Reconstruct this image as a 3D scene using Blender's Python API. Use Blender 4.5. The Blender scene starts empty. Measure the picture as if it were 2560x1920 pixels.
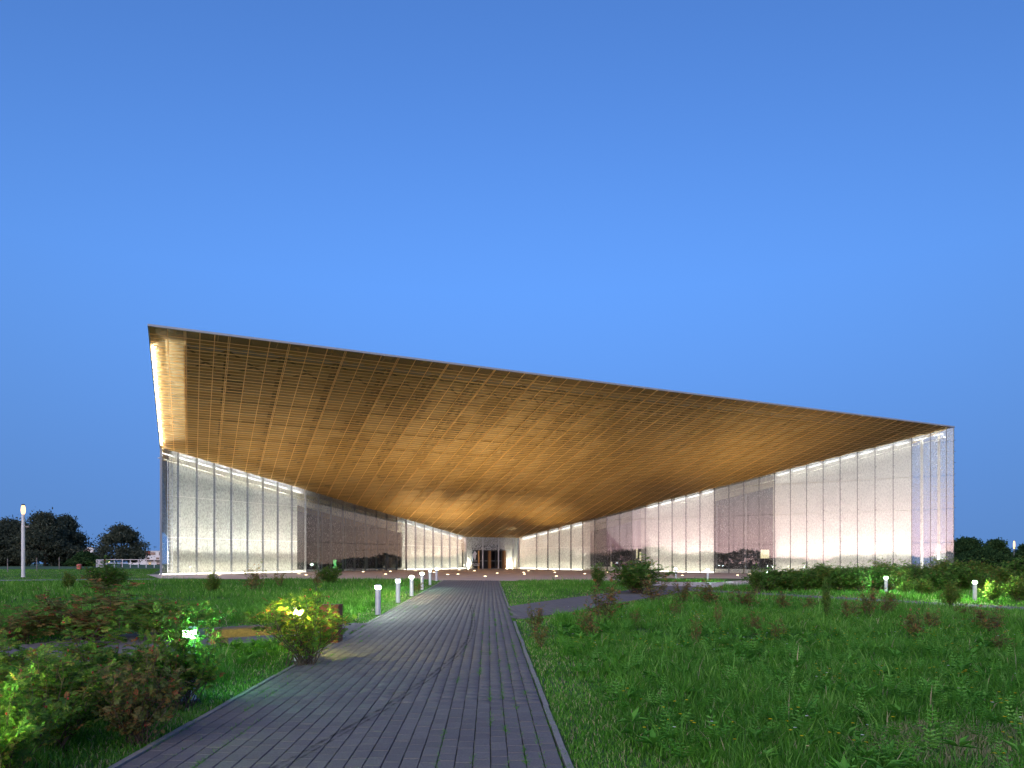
import bpy, math, random
import numpy as np
from mathutils import Vector, Matrix

# ------------------------------------------------------------------ scene, camera, sky
scene = bpy.context.scene
COL = scene.collection
R = math.radians
rng = np.random.default_rng(7)
CAMH = 1.894
FPX, CX, HY = 1751.0, 1280.0, 1409.0          # focal length and horizon of the photograph in its pixels

cam = bpy.data.cameras.new('camera')
cam.sensor_width = 36.0
cam.lens = 36.0 * FPX / 2560.0
cam.shift_y = (HY - 960.0) / 2560.0
cam.clip_end = 6000.0
cam.clip_start = 0.05
cam_o = bpy.data.objects.new('camera', cam)
cam_o.location = (0, 0, CAMH)
cam_o.rotation_euler = (R(90), 0, 0)
COL.objects.link(cam_o)
scene.camera = cam_o

world = bpy.data.worlds.new("World")
scene.world = world
world.use_nodes = True
wn = world.node_tree
bg = wn.nodes['Background']
sky = wn.nodes.new('ShaderNodeTexSky')
sky.sky_type = 'NISHITA'
sky.sun_disc = False
sky.sun_elevation = R(4.0)
sky.sun_rotation = R(-178)
sky.air_density = 1.0
sky.dust_density = 0.8
sky.ozone_density = 4.0
tc = wn.nodes.new('ShaderNodeTexCoord')
sx = wn.nodes.new('ShaderNodeSeparateXYZ')
mx = wn.nodes.new('ShaderNodeMath'); mx.operation = 'SMOOTH_MAX'
mx.inputs[2].default_value = 0.2
cx_ = wn.nodes.new('ShaderNodeCombineXYZ')
hs = wn.nodes.new('ShaderNodeMixRGB'); hs.blend_type = 'MULTIPLY'; hs.inputs[0].default_value = 1.0; hs.inputs[2].default_value = (1.06, 0.89, 1.07, 1)   # white balance of the photograph
wn.links.new(tc.outputs['Generated'], sx.inputs[0])
wn.links.new(sx.outputs[0], cx_.inputs[0]); wn.links.new(sx.outputs[1], cx_.inputs[1])
wn.links.new(sx.outputs[2], mx.inputs[0]); wn.links.new(mx.outputs[0], cx_.inputs[2])
# low band: the earth's shadow opposite the sunset keeps the horizon blue, the afterglow side keeps its pink
dt = wn.nodes.new('ShaderNodeVectorMath'); dt.operation = 'DOT_PRODUCT'
dt.inputs[1].default_value = (math.sin(R(-178)), math.cos(R(-178)), 0.0)
mr_ = wn.nodes.new('ShaderNodeMapRange'); mr_.inputs['From Min'].default_value = -1.0; mr_.inputs['From Max'].default_value = 0.9
mr_.inputs['To Min'].default_value = 0.40; mr_.inputs['To Max'].default_value = 0.06
wn.links.new(tc.outputs['Generated'], dt.inputs[0]); wn.links.new(dt.outputs['Value'], mr_.inputs['Value']); wn.links.new(mr_.outputs[0], mx.inputs[1])
wn.links.new(cx_.outputs[0], sky.inputs[0])
wn.links.new(sky.outputs[0], hs.inputs[1])
# the pink afterglow low on the sunset side, the one the right glass wall mirrors
d2_ = wn.nodes.new('ShaderNodeVectorMath'); d2_.operation = 'DOT_PRODUCT'; d2_.inputs[1].default_value = (-0.52, -0.854, 0.0)
ga = wn.nodes.new('ShaderNodeMapRange'); ga.interpolation_type = 'SMOOTHSTEP'; ga.inputs['From Min'].default_value = 0.84; ga.inputs['From Max'].default_value = 1.0
ge = wn.nodes.new('ShaderNodeMapRange'); ge.interpolation_type = 'SMOOTHSTEP'; ge.inputs['From Min'].default_value = 0.13; ge.inputs['From Max'].default_value = 0.0
gm = wn.nodes.new('ShaderNodeMath'); gm.operation = 'MULTIPLY'
gc = wn.nodes.new('ShaderNodeMixRGB'); gc.blend_type = 'ADD'; gc.inputs[2].default_value = (9.0, 4.2, 4.4, 1)
wn.links.new(tc.outputs['Generated'], d2_.inputs[0]); wn.links.new(d2_.outputs['Value'], ga.inputs['Value'])
wn.links.new(sx.outputs[2], ge.inputs['Value']); wn.links.new(ga.outputs[0], gm.inputs[0]); wn.links.new(ge.outputs[0], gm.inputs[1])
es = wn.nodes.new('ShaderNodeMapRange'); es.inputs['From Min'].default_value = 0.0; es.inputs['From Max'].default_value = 0.36
el = wn.nodes.new('ShaderNodeMixRGB'); el.inputs[1].default_value = (0.86, 0.71, 0.62, 1); el.inputs[2].default_value = (0.985, 0.985, 0.985, 1)
em = wn.nodes.new('ShaderNodeMixRGB'); em.blend_type = 'MULTIPLY'; em.inputs[0].default_value = 1.0
wn.links.new(sx.outputs[2], es.inputs['Value']); wn.links.new(es.outputs[0], el.inputs[0])
wn.links.new(hs.outputs[0], em.inputs[1]); wn.links.new(el.outputs[0], em.inputs[2])
wn.links.new(gm.outputs[0], gc.inputs[0]); wn.links.new(em.outputs[0], gc.inputs[1])
wn.links.new(gc.outputs[0], bg.inputs[0])
bg.inputs[1].default_value = 0.058

# added soft fill in place of afterglow behind the camera, brightens lawns and paving
sun = bpy.data.lights.new('sun', 'SUN')
sun.energy = 0.26; sun.angle = R(75); sun.color = (1.0, 0.90, 0.80)
afterglow_fill_o = bpy.data.objects.new('sun', sun); COL.objects.link(afterglow_fill_o)
afterglow_fill_o.rotation_euler = Vector((0.30, 0.80, -0.42)).to_track_quat('-Z', 'Y').to_euler()

vs = scene.view_settings
vs.view_transform = 'Standard'; vs.look = 'None'; vs.gamma = 1.0; vs.use_curve_mapping = False
vs.exposure = 3.0                              # a long dusk exposure
scene.render.engine = 'CYCLES'
scene.cycles.use_denoising = True
scene.cycles.max_bounces = 6
scene.cycles.diffuse_bounces = 3
scene.cycles.glossy_bounces = 3
scene.cycles.transparent_max_bounces = 24
scene.cycles.caustics_reflective = False
scene.cycles.caustics_refractive = False
scene.cycles.sample_clamp_indirect = 3.0

# ------------------------------------------------------------------ materials
def new_mat(name):
    m = bpy.data.materials.new(name); m.use_nodes = True
    nt = m.node_tree; nt.nodes.clear()
    out = nt.nodes.new('ShaderNodeOutputMaterial')
    return m, nt, out

def N(nt, t, **kw):
    n = nt.nodes.new(t)
    for k, v in kw.items():
        if isinstance(v, tuple) and k == 'vals':
            pass
        else:
            setattr(n, k, v)
    return n

def ramp(nt, stops, interp='LINEAR'):
    r = nt.nodes.new('ShaderNodeValToRGB')
    e = r.color_ramp; e.interpolation = interp
    while len(e.elements) > 1:
        e.elements.remove(e.elements[-1])
    e.elements[0].position = stops[0][0]; e.elements[0].color = (*stops[0][1], 1)
    for p, c in stops[1:]:
        q = e.elements.new(p); q.color = (*c, 1)
    return r

def noise(nt, scale, detail=3, rough=0.55, coord='Object', stretch=None):
    t = nt.nodes.new('ShaderNodeTexCoord')
    n = nt.nodes.new('ShaderNodeTexNoise')
    n.inputs['Scale'].default_value = scale
    n.inputs['Detail'].default_value = detail
    n.inputs['Roughness'].default_value = rough
    if stretch:
        mp = nt.nodes.new('ShaderNodeMapping'); mp.inputs['Scale'].default_value = stretch
        nt.links.new(t.outputs[coord], mp.inputs[0]); nt.links.new(mp.outputs[0], n.inputs['Vector'])
    else:
        nt.links.new(t.outputs[coord], n.inputs['Vector'])
    return n

def pmat(name, col, rough=0.6, metal=0.0, var=0.15, scale=6.0, bump=0.0, bscale=60.0, coord='Object', stretch=None, spec=0.5, col2=None):
    m, nt, out = new_mat(name)
    p = nt.nodes.new('ShaderNodeBsdfPrincipled')
    p.inputs['Roughness'].default_value = rough
    p.inputs['Metallic'].default_value = metal
    p.inputs['Specular IOR Level'].default_value = spec
    n = noise(nt, scale, 5, 0.6, coord, stretch)
    c2 = col2 if col2 else tuple(min(1, c * (1 + var)) for c in col)
    r = ramp(nt, [(0.3, tuple(c * (1 - var) for c in col)), (0.7, c2)])
    nt.links.new(n.outputs['Fac'], r.inputs[0]); nt.links.new(r.outputs[0], p.inputs['Base Color'])
    if bump:
        b = nt.nodes.new('ShaderNodeBump'); b.inputs['Strength'].default_value = bump; b.inputs['Distance'].default_value = 0.01
        n2 = noise(nt, bscale, 4, 0.6, coord)
        nt.links.new(n2.outputs['Fac'], b.inputs['Height']); nt.links.new(b.outputs[0], p.inputs['Normal'])
    nt.links.new(p.outputs[0], out.inputs[0])
    return m

def emat(name, col, strength):
    m, nt, out = new_mat(name)
    e = nt.nodes.new('ShaderNodeEmission')
    e.inputs[0].default_value = (*col, 1); e.inputs[1].default_value = strength
    nt.links.new(e.outputs[0], out.inputs[0])
    return m

def leafmat(name, stops, trans=0.3, gloss=0.0):
    m, nt, out = new_mat(name)
    a = nt.nodes.new('ShaderNodeAttribute'); a.attribute_name = 'rnd'
    r = ramp(nt, stops)
    nt.links.new(a.outputs['Fac'], r.inputs[0])
    d = nt.nodes.new('ShaderNodeBsdfDiffuse'); t = nt.nodes.new('ShaderNodeBsdfTranslucent')
    x = nt.nodes.new('ShaderNodeMixShader'); x.inputs[0].default_value = trans
    nt.links.new(r.outputs[0], d.inputs[0]); nt.links.new(r.outputs[0], t.inputs[0])
    nt.links.new(d.outputs[0], x.inputs[1]); nt.links.new(t.outputs[0], x.inputs[2])
    if gloss:
        g_ = nt.nodes.new('ShaderNodeBsdfGlossy'); g_.inputs['Roughness'].default_value = 0.45
        y = nt.nodes.new('ShaderNodeMixShader'); y.inputs[0].default_value = gloss
        nt.links.new(x.outputs[0], y.inputs[1]); nt.links.new(g_.outputs[0], y.inputs[2])
        x = y
    nt.links.new(x.outputs[0], out.inputs[0])
    return m

def frit_mat(name, lo, hi, ior, diff=0.55, coverage=0.5):
    """thin architectural glass with a printed white speckle"""
    m, nt, out = new_mat(name)
    tr = nt.nodes.new('ShaderNodeBsdfTransparent'); tr.inputs[0].default_value = (0.90, 0.94, 0.92, 1)
    df = nt.nodes.new('ShaderNodeBsdfDiffuse'); df.inputs[0].default_value = (0.74, 0.75, 0.76, 1)
    tl = nt.nodes.new('ShaderNodeBsdfTranslucent'); tl.inputs[0].default_value = (0.74, 0.75, 0.74, 1)
    pr = nt.nodes.new('ShaderNodeMixShader'); pr.inputs[0].default_value = 1 - diff
    nt.links.new(df.outputs[0], pr.inputs[1]); nt.links.new(tl.outputs[0], pr.inputs[2])
    n1 = noise(nt, 9.0, 2, 0.7, stretch=(1.0, 1.0, 0.55))
    n2 = noise(nt, 0.35, 2, 0.5)
    ad = nt.nodes.new('ShaderNodeMath'); ad.operation = 'MULTIPLY_ADD'
    ad.inputs[1].default_value = 0.25
    nt.links.new(n2.outputs['Fac'], ad.inputs[0]); nt.links.new(n1.outputs['Fac'], ad.inputs[2])
    mr = nt.nodes.new('ShaderNodeMapRange')
    mr.inputs['From Min'].default_value = coverage + 0.04; mr.inputs['From Max'].default_value = coverage + 0.22
    mr.inputs['To Min'].default_value = lo; mr.inputs['To Max'].default_value = hi
    nt.links.new(ad.outputs[0], mr.inputs['Value'])
    mix = nt.nodes.new('ShaderNodeMixShader')
    nt.links.new(mr.outputs[0], mix.inputs[0]); nt.links.new(tr.outputs[0], mix.inputs[1]); nt.links.new(pr.outputs[0], mix.inputs[2])
    gl = nt.nodes.new('ShaderNodeBsdfGlossy'); gl.inputs['Roughness'].default_value = 0.0; gl.inputs[0].default_value = (1, 1, 1, 1)
    fr = nt.nodes.new('ShaderNodeFresnel'); fr.inputs[0].default_value = ior
    m2 = nt.nodes.new('ShaderNodeMixShader')
    nt.links.new(fr.outputs[0], m2.inputs[0]); nt.links.new(mix.outputs[0], m2.inputs[1]); nt.links.new(gl.outputs[0], m2.inputs[2])
    nt.links.new(m2.outputs[0], out.inputs[0])
    return m

def mesh_mat(name, col, open_):
    """perforated gold sheet: holes far below a pixel act as partial transparency"""
    m, nt, out = new_mat(name)
    p = nt.nodes.new('ShaderNodeBsdfPrincipled')
    n = noise(nt, 0.5, 3, 0.6)
    r = ramp(nt, [(0.3, tuple(c * 0.85 for c in col)), (0.7, col)])
    nt.links.new(n.outputs['Fac'], r.inputs[0]); nt.links.new(r.outputs[0], p.inputs['Base Color'])
    p.inputs['Roughness'].default_value = 0.6; p.inputs['Metallic'].default_value = 0.1
    tr = nt.nodes.new('ShaderNodeBsdfTransparent')
    mx_ = nt.nodes.new('ShaderNodeMixShader'); mx_.inputs[0].default_value = open_
    nt.links.new(p.outputs[0], mx_.inputs[1]); nt.links.new(tr.outputs[0], mx_.inputs[2])
    nt.links.new(mx_.outputs[0], out.inputs[0])
    return m

GREENS = [(0.0, (0.045, 0.150, 0.014)), (0.35, (0.080, 0.260, 0.022)), (0.7, (0.130, 0.360, 0.032)), (0.93, (0.250, 0.500, 0.085)), (1.0, (0.50, 0.44, 0.24))]
M = dict(
    grass=leafmat('grass', GREENS, 0.42, 0.025),
    weed=leafmat('weed', [(0, (0.06, 0.22, 0.02)), (0.6, (0.12, 0.36, 0.04)), (1, (0.20, 0.46, 0.07))], 0.35, 0.03),
    flower=leafmat('flower', [(0, (0.75, 0.50, 0.02)), (0.85, (0.85, 0.62, 0.03)), (0.9, (0.8, 0.8, 0.75)), (1, (0.8, 0.8, 0.78))], 0.2),
    rose=leafmat('rose_leaf', [(0, (0.04, 0.11, 0.02)), (0.5, (0.10, 0.23, 0.035)), (0.85, (0.18, 0.33, 0.055)), (1, (0.34, 0.24, 0.06))], 0.4, 0.02),
    russet=leafmat('russet_leaf', [(0, (0.10, 0.15, 0.04)), (0.45, (0.19, 0.22, 0.06)), (0.7, (0.30, 0.22, 0.07)), (0.88, (0.37, 0.17, 0.065)), (1, (0.46, 0.13, 0.06))], 0.42, 0.02),
    olive=leafmat('olive_leaf', [(0, (0.06, 0.16, 0.025)), (0.5, (0.15, 0.29, 0.04)), (0.8, (0.27, 0.36, 0.06)), (0.93, (0.34, 0.22, 0.06)), (1, (0.42, 0.15, 0.06))], 0.45, 0.02),
    tree=leafmat('tree_leaf', [(0, (0.04, 0.055, 0.040)), (0.6, (0.085, 0.105, 0.075)), (1, (0.15, 0.17, 0.13))], 0.3),
    treeg=leafmat('tree_leaf_green', [(0, (0.02, 0.05, 0.02)), (0.6, (0.045, 0.095, 0.035)), (1, (0.09, 0.15, 0.05))], 0.25),
    bark=pmat('bark', (0.07, 0.055, 0.04), 0.9, var=0.4, scale=20),
    twig=pmat('twig', (0.085, 0.055, 0.04), 0.8, var=0.3, scale=30),
    hip=pmat('rose_hip', (0.30, 0.035, 0.018), 0.35, var=0.3, scale=9),
    petal=pmat('petal', (0.55, 0.12, 0.33), 0.6, var=0.2, scale=9),
    soil=pmat('soil', (0.045, 0.095, 0.022), 0.95, var=0.45, scale=1.4, bump=0.6, bscale=25, coord='Object'),
    joint=pmat('joint_moss', (0.07, 0.078, 0.036), 0.95, var=0.5, scale=5),
    plaza=pmat('plaza_concrete', (0.50, 0.415, 0.40), 0.75, var=0.12, scale=0.8, bump=0.15, bscale=40),
    asphalt=pmat('grey_path', (0.24, 0.24, 0.25), 0.85, var=0.15, scale=3, bump=0.3),
    kerb=pmat('kerb_concrete', (0.24, 0.215, 0.205), 0.85, var=0.18, scale=8, bump=0.3),
    white=pmat('white_concrete', (0.66, 0.64, 0.585), 0.8, var=0.06, scale=1.3, bump=0.1),
    concrete=pmat('grey_concrete', (0.42, 0.40, 0.36), 0.8, var=0.1, scale=2.0, bump=0.1),
    steel=pmat('painted_steel', (0.36, 0.37, 0.41), 0.45, 0.5, var=0.08, scale=3),
    alu=pmat('aluminium', (0.66, 0.65, 0.70), 0.42, 0.25, var=0.07, scale=8),
    dark=pmat('dark_steel', (0.045, 0.045, 0.05), 0.5, 0.3, var=0.2),
    gold=mesh_mat('gold_mesh', (0.48, 0.30, 0.09), 0.48),
    goldbar=pmat('gold_bar', (0.78, 0.50, 0.19), 0.4, 0.4, var=0.08),
    deck=pmat('roof_deck', (0.58, 0.43, 0.23), 0.8, var=0.1, scale=1.5),
    truss=pmat('truss_steel', (0.10, 0.066, 0.036), 0.7, var=0.2),
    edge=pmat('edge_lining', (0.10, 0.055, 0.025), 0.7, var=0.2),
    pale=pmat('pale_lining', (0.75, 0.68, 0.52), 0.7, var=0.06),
    fascia=pmat('fascia_metal', (0.30, 0.31, 0.34), 0.35, 0.1, var=0.05),
    roof=pmat('roof_sheet', (0.35, 0.36, 0.38), 0.5, 0.5, var=0.1),
    frit=frit_mat('fritted_glass', 0.04, 0.30, 1.9, 0.30, 0.50),
    fritwin=frit_mat('fritted_glass_window', 0.02, 0.40, 1.6, 0.35, 0.54),
    plainglass=frit_mat('plain_glass', 0.0, 0.02, 1.5, 0.5, 0.5),
    fritdense=frit_mat('fritted_glass_dense', 0.15, 0.62, 1.55, 0.75, 0.47),
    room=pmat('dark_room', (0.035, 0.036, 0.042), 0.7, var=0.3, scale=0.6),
    wood=pmat('door_wood', (0.40, 0.21, 0.08), 0.5, var=0.2, scale=6, stretch=(8, 8, 0.6)),
    timber=pmat('bench_timber', (0.105, 0.068, 0.032), 0.7, var=0.35, scale=3, stretch=(0.7, 9, 9), bump=0.3),
    corten=pmat('corten', (0.17, 0.065, 0.03), 0.9, var=0.35, scale=5, bump=0.3),
    render=pmat('white_render', (0.66, 0.67, 0.70), 0.85, var=0.05, scale=0.4),
    brick=pmat('red_cladding', (0.33, 0.09, 0.06), 0.85, var=0.15, scale=0.5),
    redbin=pmat('red_plastic', (0.60, 0.16, 0.12), 0.5, var=0.1),
    glassdark=pmat('window_glass', (0.02, 0.022, 0.03), 0.08, var=0.2),
    signblue=pmat('sign_white', (0.70, 0.74, 0.80), 0.5, var=0.03),
    led=emat('led_cool', (1.0, 0.98, 0.90), 0.9),
    ledfloor=emat('led_floor', (1.0, 0.96, 0.78), 2.2),
    ledwarm=emat('led_warm', (1.0, 0.88, 0.62), 14.0),
    lens=emat('uplight_lens', (1.0, 0.74, 0.40), 1.2),
    winlit=emat('lit_window', (1.0, 0.66, 0.28), 0.11),
    display=emat('lit_display', (1.0, 0.80, 0.50), 0.16),
    screen=emat('blue_screen', (0.75, 0.88, 1.0), 0.14),
    green=emat('green_figure_glow', (0.25, 1.0, 0.30), 0.10),
    greenlamp=emat('green_white_lamp', (0.75, 1.0, 0.78), 0.4),
)

# ------------------------------------------------------------------ helpers
def g(x, y):
    """height of the gently sloping ground"""
    t = -0.0095 * np.asarray(x, float) + 0.01277 * np.clip(np.asarray(y, float), -30, 1e9)
    k = 0.14
    hi = np.where(t > 1.29, 1.29 + k * (1 - np.exp(-np.maximum(t - 1.29, 0) / k)), t)
    lo = np.where(hi < -0.8, -0.8 - 0.6 * (1 - np.exp(np.minimum(hi + 0.8, 0) / 0.6)), hi)
    return lo

def G(x, y):
    return float(g(x, y))

def at(u, v):
    """ground point seen at a pixel of the photograph"""
    rx, rz = (u - CX) / FPX, (HY - v) / FPX
    d = CAMH / (-rz - 0.0095 * rx + 0.01277)
    return Vector((rx * d, d, G(rx * d, d)))

SLOPE = Matrix(((1, 0, 0), (0, 1, 0), (0, 0, 1)))
SLOPE_EUL = (math.atan(0.01277), math.atan(0.0095), 0)

def wloc(o):
    v = Vector((0, 0, 0))
    while o:
        v = v + o.location; o = o.parent
    return v

class MB:
    def __init__(s): s.v = []; s.f = []
    def add(s, vs, fs):
        b = len(s.v); s.v += [tuple(p) for p in vs]; s.f += [tuple(i + b for i in f) for f in fs]
    def quad(s, a, b, c, d): s.add([a, b, c, d], [(0, 1, 2, 3)])
    def para(s, o, ex, ey, ez):
        """parallelepiped from corner o with edge vectors"""
        o, ex, ey, ez = map(Vector, (o, ex, ey, ez))
        p = [o, o + ex, o + ex + ey, o + ey, o + ez, o + ex + ez, o + ex + ey + ez, o + ey + ez]
        s.add(p, [(0, 3, 2, 1), (4, 5, 6, 7), (0, 1, 5, 4), (1, 2, 6, 5), (2, 3, 7, 6), (3, 0, 4, 7)])
    def bar(s, a, b, w, h, up=(0, 0, 1)):
        a, b, up = Vector(a), Vector(b), Vector(up)
        d = (b - a); side = d.cross(up)
        if side.length < 1e-6: side = d.cross(Vector((1, 0, 0)))
        side.normalize(); u2 = side.cross(d).normalized()
        s.para(a - side * w / 2 - u2 * h / 2, d, side * w, u2 * h)
    def box(s, c, sx_, sy_, sz_, rz=0):
        m = Matrix.Rotation(rz, 3, 'Z')
        ex, ey, ez = m @ Vector((sx_, 0, 0)), m @ Vector((0, sy_, 0)), Vector((0, 0, sz_))
        s.para(Vector(c) - ex / 2 - ey / 2, ex, ey, ez)
    def tube(s, pts, rad, n=6):
        rings = []
        for i, p in enumerate(pts):
            p = Vector(p)
            d = (Vector(pts[min(i + 1, len(pts) - 1)]) - Vector(pts[max(i - 1, 0)])).normalized()
            a = d.orthogonal().normalized(); b = d.cross(a)
            r_ = rad[i] if isinstance(rad, (list, tuple)) else rad
            rings.append([p + (a * math.cos(2 * math.pi * k / n) + b * math.sin(2 * math.pi * k / n)) * r_ for k in range(n)])
        fs = []
        for i in range(len(rings) - 1):
            for k in range(n):
                fs.append((i * n + k, i * n + (k + 1) % n, (i + 1) * n + (k + 1) % n, (i + 1) * n + k))
        fs.append(tuple(range(n - 1, -1, -1))); fs.append(tuple((len(rings) - 1) * n + k for k in range(n)))
        s.add([p for r_ in rings for p in r_], fs)
    def lathe(s, c, prof, n=20):
        """prof: list of (radius, height) from bottom to top"""
        c = Vector(c); vs_ = []
        for r_, z in prof:
            for k in range(n):
                a = 2 * math.pi * k / n
                vs_.append(c + Vector((r_ * math.cos(a), r_ * math.sin(a), z)))
        fs = []
        for i in range(len(prof) - 1):
            for k in range(n):
                fs.append((i * n + k, i * n + (k + 1) % n, (i + 1) * n + (k + 1) % n, (i + 1) * n + k))
        fs.append(tuple(range(n - 1, -1, -1))); fs.append(tuple((len(prof) - 1) * n + k for k in range(n)))
        s.add(vs_, fs)
    def build(s, name, mat, parent=None, smooth=False):
        me = bpy.data.meshes.new(name)
        off = wloc(parent) if parent else Vector((0, 0, 0))
        me.from_pydata([(a - off.x, b - off.y, c - off.z) for a, b, c in s.v], [], s.f)
        me.materials.append(M[mat] if isinstance(mat, str) else mat)
        if smooth:
            me.shade_smooth()
        me.update()
        o = bpy.data.objects.new(name, me); COL.objects.link(o)
        if parent: o.parent = parent
        return o

def npmesh(name, V, T, mat, rnd=None, parent=None):
    """mesh from numpy vertex and triangle arrays"""
    me = bpy.data.meshes.new(name)
    V = np.ascontiguousarray(V, np.float32); T = np.ascontiguousarray(T, np.int32)
    if parent is not None:
        V = V - np.array(wloc(parent), np.float32)
    me.vertices.add(len(V)); me.vertices.foreach_set('co', V.ravel())
    me.loops.add(T.size); me.loops.foreach_set('vertex_index', T.ravel())
    me.polygons.add(len(T)); me.polygons.foreach_set('loop_start', np.arange(0, T.size, T.shape[1], dtype=np.int32))
    if rnd is not None:
        a = me.attributes.new('rnd', 'FLOAT', 'POINT'); a.data.foreach_set('value', np.ascontiguousarray(rnd, np.float32))
    me.materials.append(M[mat]); me.update(calc_edges=True)
    o = bpy.data.objects.new(name, me); COL.objects.link(o)
    if parent: o.parent = parent
    return o

def tag(o, label=None, cat=None, group=None, kind=None):
    if label: o['label'] = label
    if cat: o['category'] = cat
    if group: o['group'] = group
    if kind: o['kind'] = kind
    return o

def thing(name, label, cat, loc, group=None, rz=0):
    o = bpy.data.objects.new(name, None); COL.objects.link(o)
    o.empty_display_size = 0.3
    o.location = loc; o.rotation_euler = (0, 0, rz)
    return tag(o, label, cat, group)

def struct(o):
    o['kind'] = 'structure'; return o

def inst(name, me, loc, parent=None, rot=None):
    o = bpy.data.objects.new(name, me); COL.objects.link(o)
    if parent:
        o.parent = parent; loc = Vector(loc) - wloc(parent)
    o.location = loc
    if rot: o.rotation_euler = rot
    return o

def inpoly(x, y, poly):
    x, y = np.asarray(x), np.asarray(y)
    ins = np.zeros(x.shape, bool); n = len(poly); j = n - 1
    for i in range(n):
        xi, yi = poly[i]; xj, yj = poly[j]
        c = ((yi > y) != (yj > y)) & (x < (xj - xi) * (y - yi) / ((yj - yi) + 1e-12) + xi)
        ins ^= c; j = i
    return ins

def dist_polyline(x, y, pts):
    d = np.full(np.shape(x), 1e9)
    for (ax, ay), (bx, by) in zip(pts[:-1], pts[1:]):
        ux, uy = bx - ax, by - ay
        t = np.clip(((x - ax) * ux + (y - ay) * uy) / (ux * ux + uy * uy), 0, 1)
        d = np.minimum(d, np.hypot(x - ax - t * ux, y - ay - t * uy))
    return d

# ------------------------------------------------------------------ ground, paths, plaza
K = -0.033
def pl(y): return -3.20 + K * y                # left edge of the main path
def pr(y): return 0.66 + K * y                 # right edge
PATH_END = 50.4
RIGHT = [(-0.9, 21.4), (1.0, 24.6), (3.1, 28.9), (7.3, 36.9), (10.2, 44.2)]
BRANCH = [(8.6, 40.6), (11.4, 37.3), (14.6, 33.2), (17.4, 29.6), (19.6, 26.9), (24.0, 21.6), (30.0, 15.5)]
LEFT = [(-3.3, 17.2), (-5.4, 16.9), (-7.2, 15.2), (-8.5, 12.4), (-10.0, 9.4), (-12.8, 6.5)]
RW, BW, LW_ = 1.45, 0.95, 1.75                 # half widths
FAR = [(-60.0, 39.5), (-31.3, 43.4), (-24.5, 47.5), (-22.0, 50.5)]
PLAZA = [(-29.5, 56.5), (-24.6, 48.9), (-4.8, 49.6), (-0.9, 50.4), (8.3, 50.2), (9.0, 45.0), (12.0, 42.6),
         (17, 46.5), (24, 55), (34, 62.5), (46, 70.5), (3, 97), (-9, 94.5)]
ISLAND = [(11.2, 51.2), (15.0, 51.2), (20.3, 59.0), (19.4, 60.6), (15.5, 60.9), (12.6, 59.6), (11.2, 55.5)]

def axis_coords(lo, hi, near):
    a = [0.0]; s = near
    while a[-1] < hi:
        a.append(a[-1] + s); s *= 1.22
    b = [0.0]; s = near
    while b[-1] > lo:
        b.append(b[-1] - s); s *= 1.22
    return np.array(sorted(set(b[1:] + a)))

gx = axis_coords(-3000, 3000, 6.0); gy = axis_coords(-3000, 3000, 6.0)
XX, YY = np.meshgrid(gx, gy)
nv = XX.size; nxg = len(gx)
ii, jj = np.meshgrid(np.arange(nxg - 1), np.arange(len(gy) - 1))
q = (jj * nxg + ii).ravel()
quads = np.stack([q, q + 1, q + 1 + nxg, q + nxg], 1)
ground = npmesh('ground', np.stack([XX.ravel(), YY.ravel(), g(XX, YY).ravel() - 0.012], 1), quads, 'soil')
struct(ground)

def poly_sheet(name, poly, mat, dz, parent=None):
    mb = MB(); mb.add([(x, y, G(x, y) + dz) for x, y in poly], [tuple(range(len(poly)))])
    return mb.build(name, mat, parent)

plaza = struct(poly_sheet('plaza', PLAZA, 'plaza', 0.004))
isl = poly_sheet('grass_island', ISLAND, 'soil', 0.012); struct(isl)

def ribbon(name, pts, hw, mat, dz):
    mb = MB(); L_, R_ = [], []
    for i, p in enumerate(pts):
        a = Vector(pts[max(i - 1, 0)]); b = Vector(pts[min(i + 1, len(pts) - 1)])
        n_ = Vector((-(b - a).y, (b - a).x)).normalized()
        for lst, s in ((L_, 1), (R_, -1)):
            qx, qy = p[0] + n_.x * hw * s, p[1] + n_.y * hw * s
            lst.append((qx, qy, G(qx, qy) + dz))
    for i in range(len(pts) - 1):
        mb.quad(R_[i], R_[i + 1], L_[i + 1], L_[i])
    return mb.build(name, mat)

# main path: a bed and pavers laid in lengthwise courses
mb = MB()
for y0, y1 in ((-8, 21), (21, PATH_END)):
    mb.quad(*[(x, y, G(x, y) + 0.0) for x, y in ((pl(y0), y0), (pr(y0), y0), (pr(y1), y1), (pl(y1), y1))])
path = struct(mb.build('path', 'joint'))

m_, nt, out = new_mat('paver')
p_ = nt.nodes.new('ShaderNodeBsdfPrincipled'); p_.inputs['Roughness'].default_value = 0.9; p_.inputs['Specular IOR Level'].default_value = 0.3
oi = nt.nodes.new('ShaderNodeAttribute'); oi.attribute_name = 'rnd'
ob = nt.nodes.new('ShaderNodeObjectInfo')
ad = nt.nodes.new('ShaderNodeMath'); ad.operation = 'ADD'
geo = nt.nodes.new('ShaderNodeNewGeometry')
n1 = nt.nodes.new('ShaderNodeTexNoise'); n1.inputs['Scale'].default_value = 1.1; n1.inputs['Detail'].default_value = 6
n2 = nt.nodes.new('ShaderNodeTexNoise'); n2.inputs['Scale'].default_value = 60; n2.inputs['Detail'].default_value = 3
nt.links.new(geo.outputs['Position'], n1.inputs['Vector']); nt.links.new(geo.outputs['Position'], n2.inputs['Vector'])
rp = ramp(nt, [(0.0, (0.125, 0.110, 0.118)), (0.5, (0.160, 0.142, 0.146)), (1.0, (0.205, 0.182, 0.18))])
mm = nt.nodes.new('ShaderNodeMath'); mm.operation = 'MULTIPLY_ADD'; mm.inputs[1].default_value = 0.55
nt.links.new(n1.outputs['Fac'], mm.inputs[0])
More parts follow.
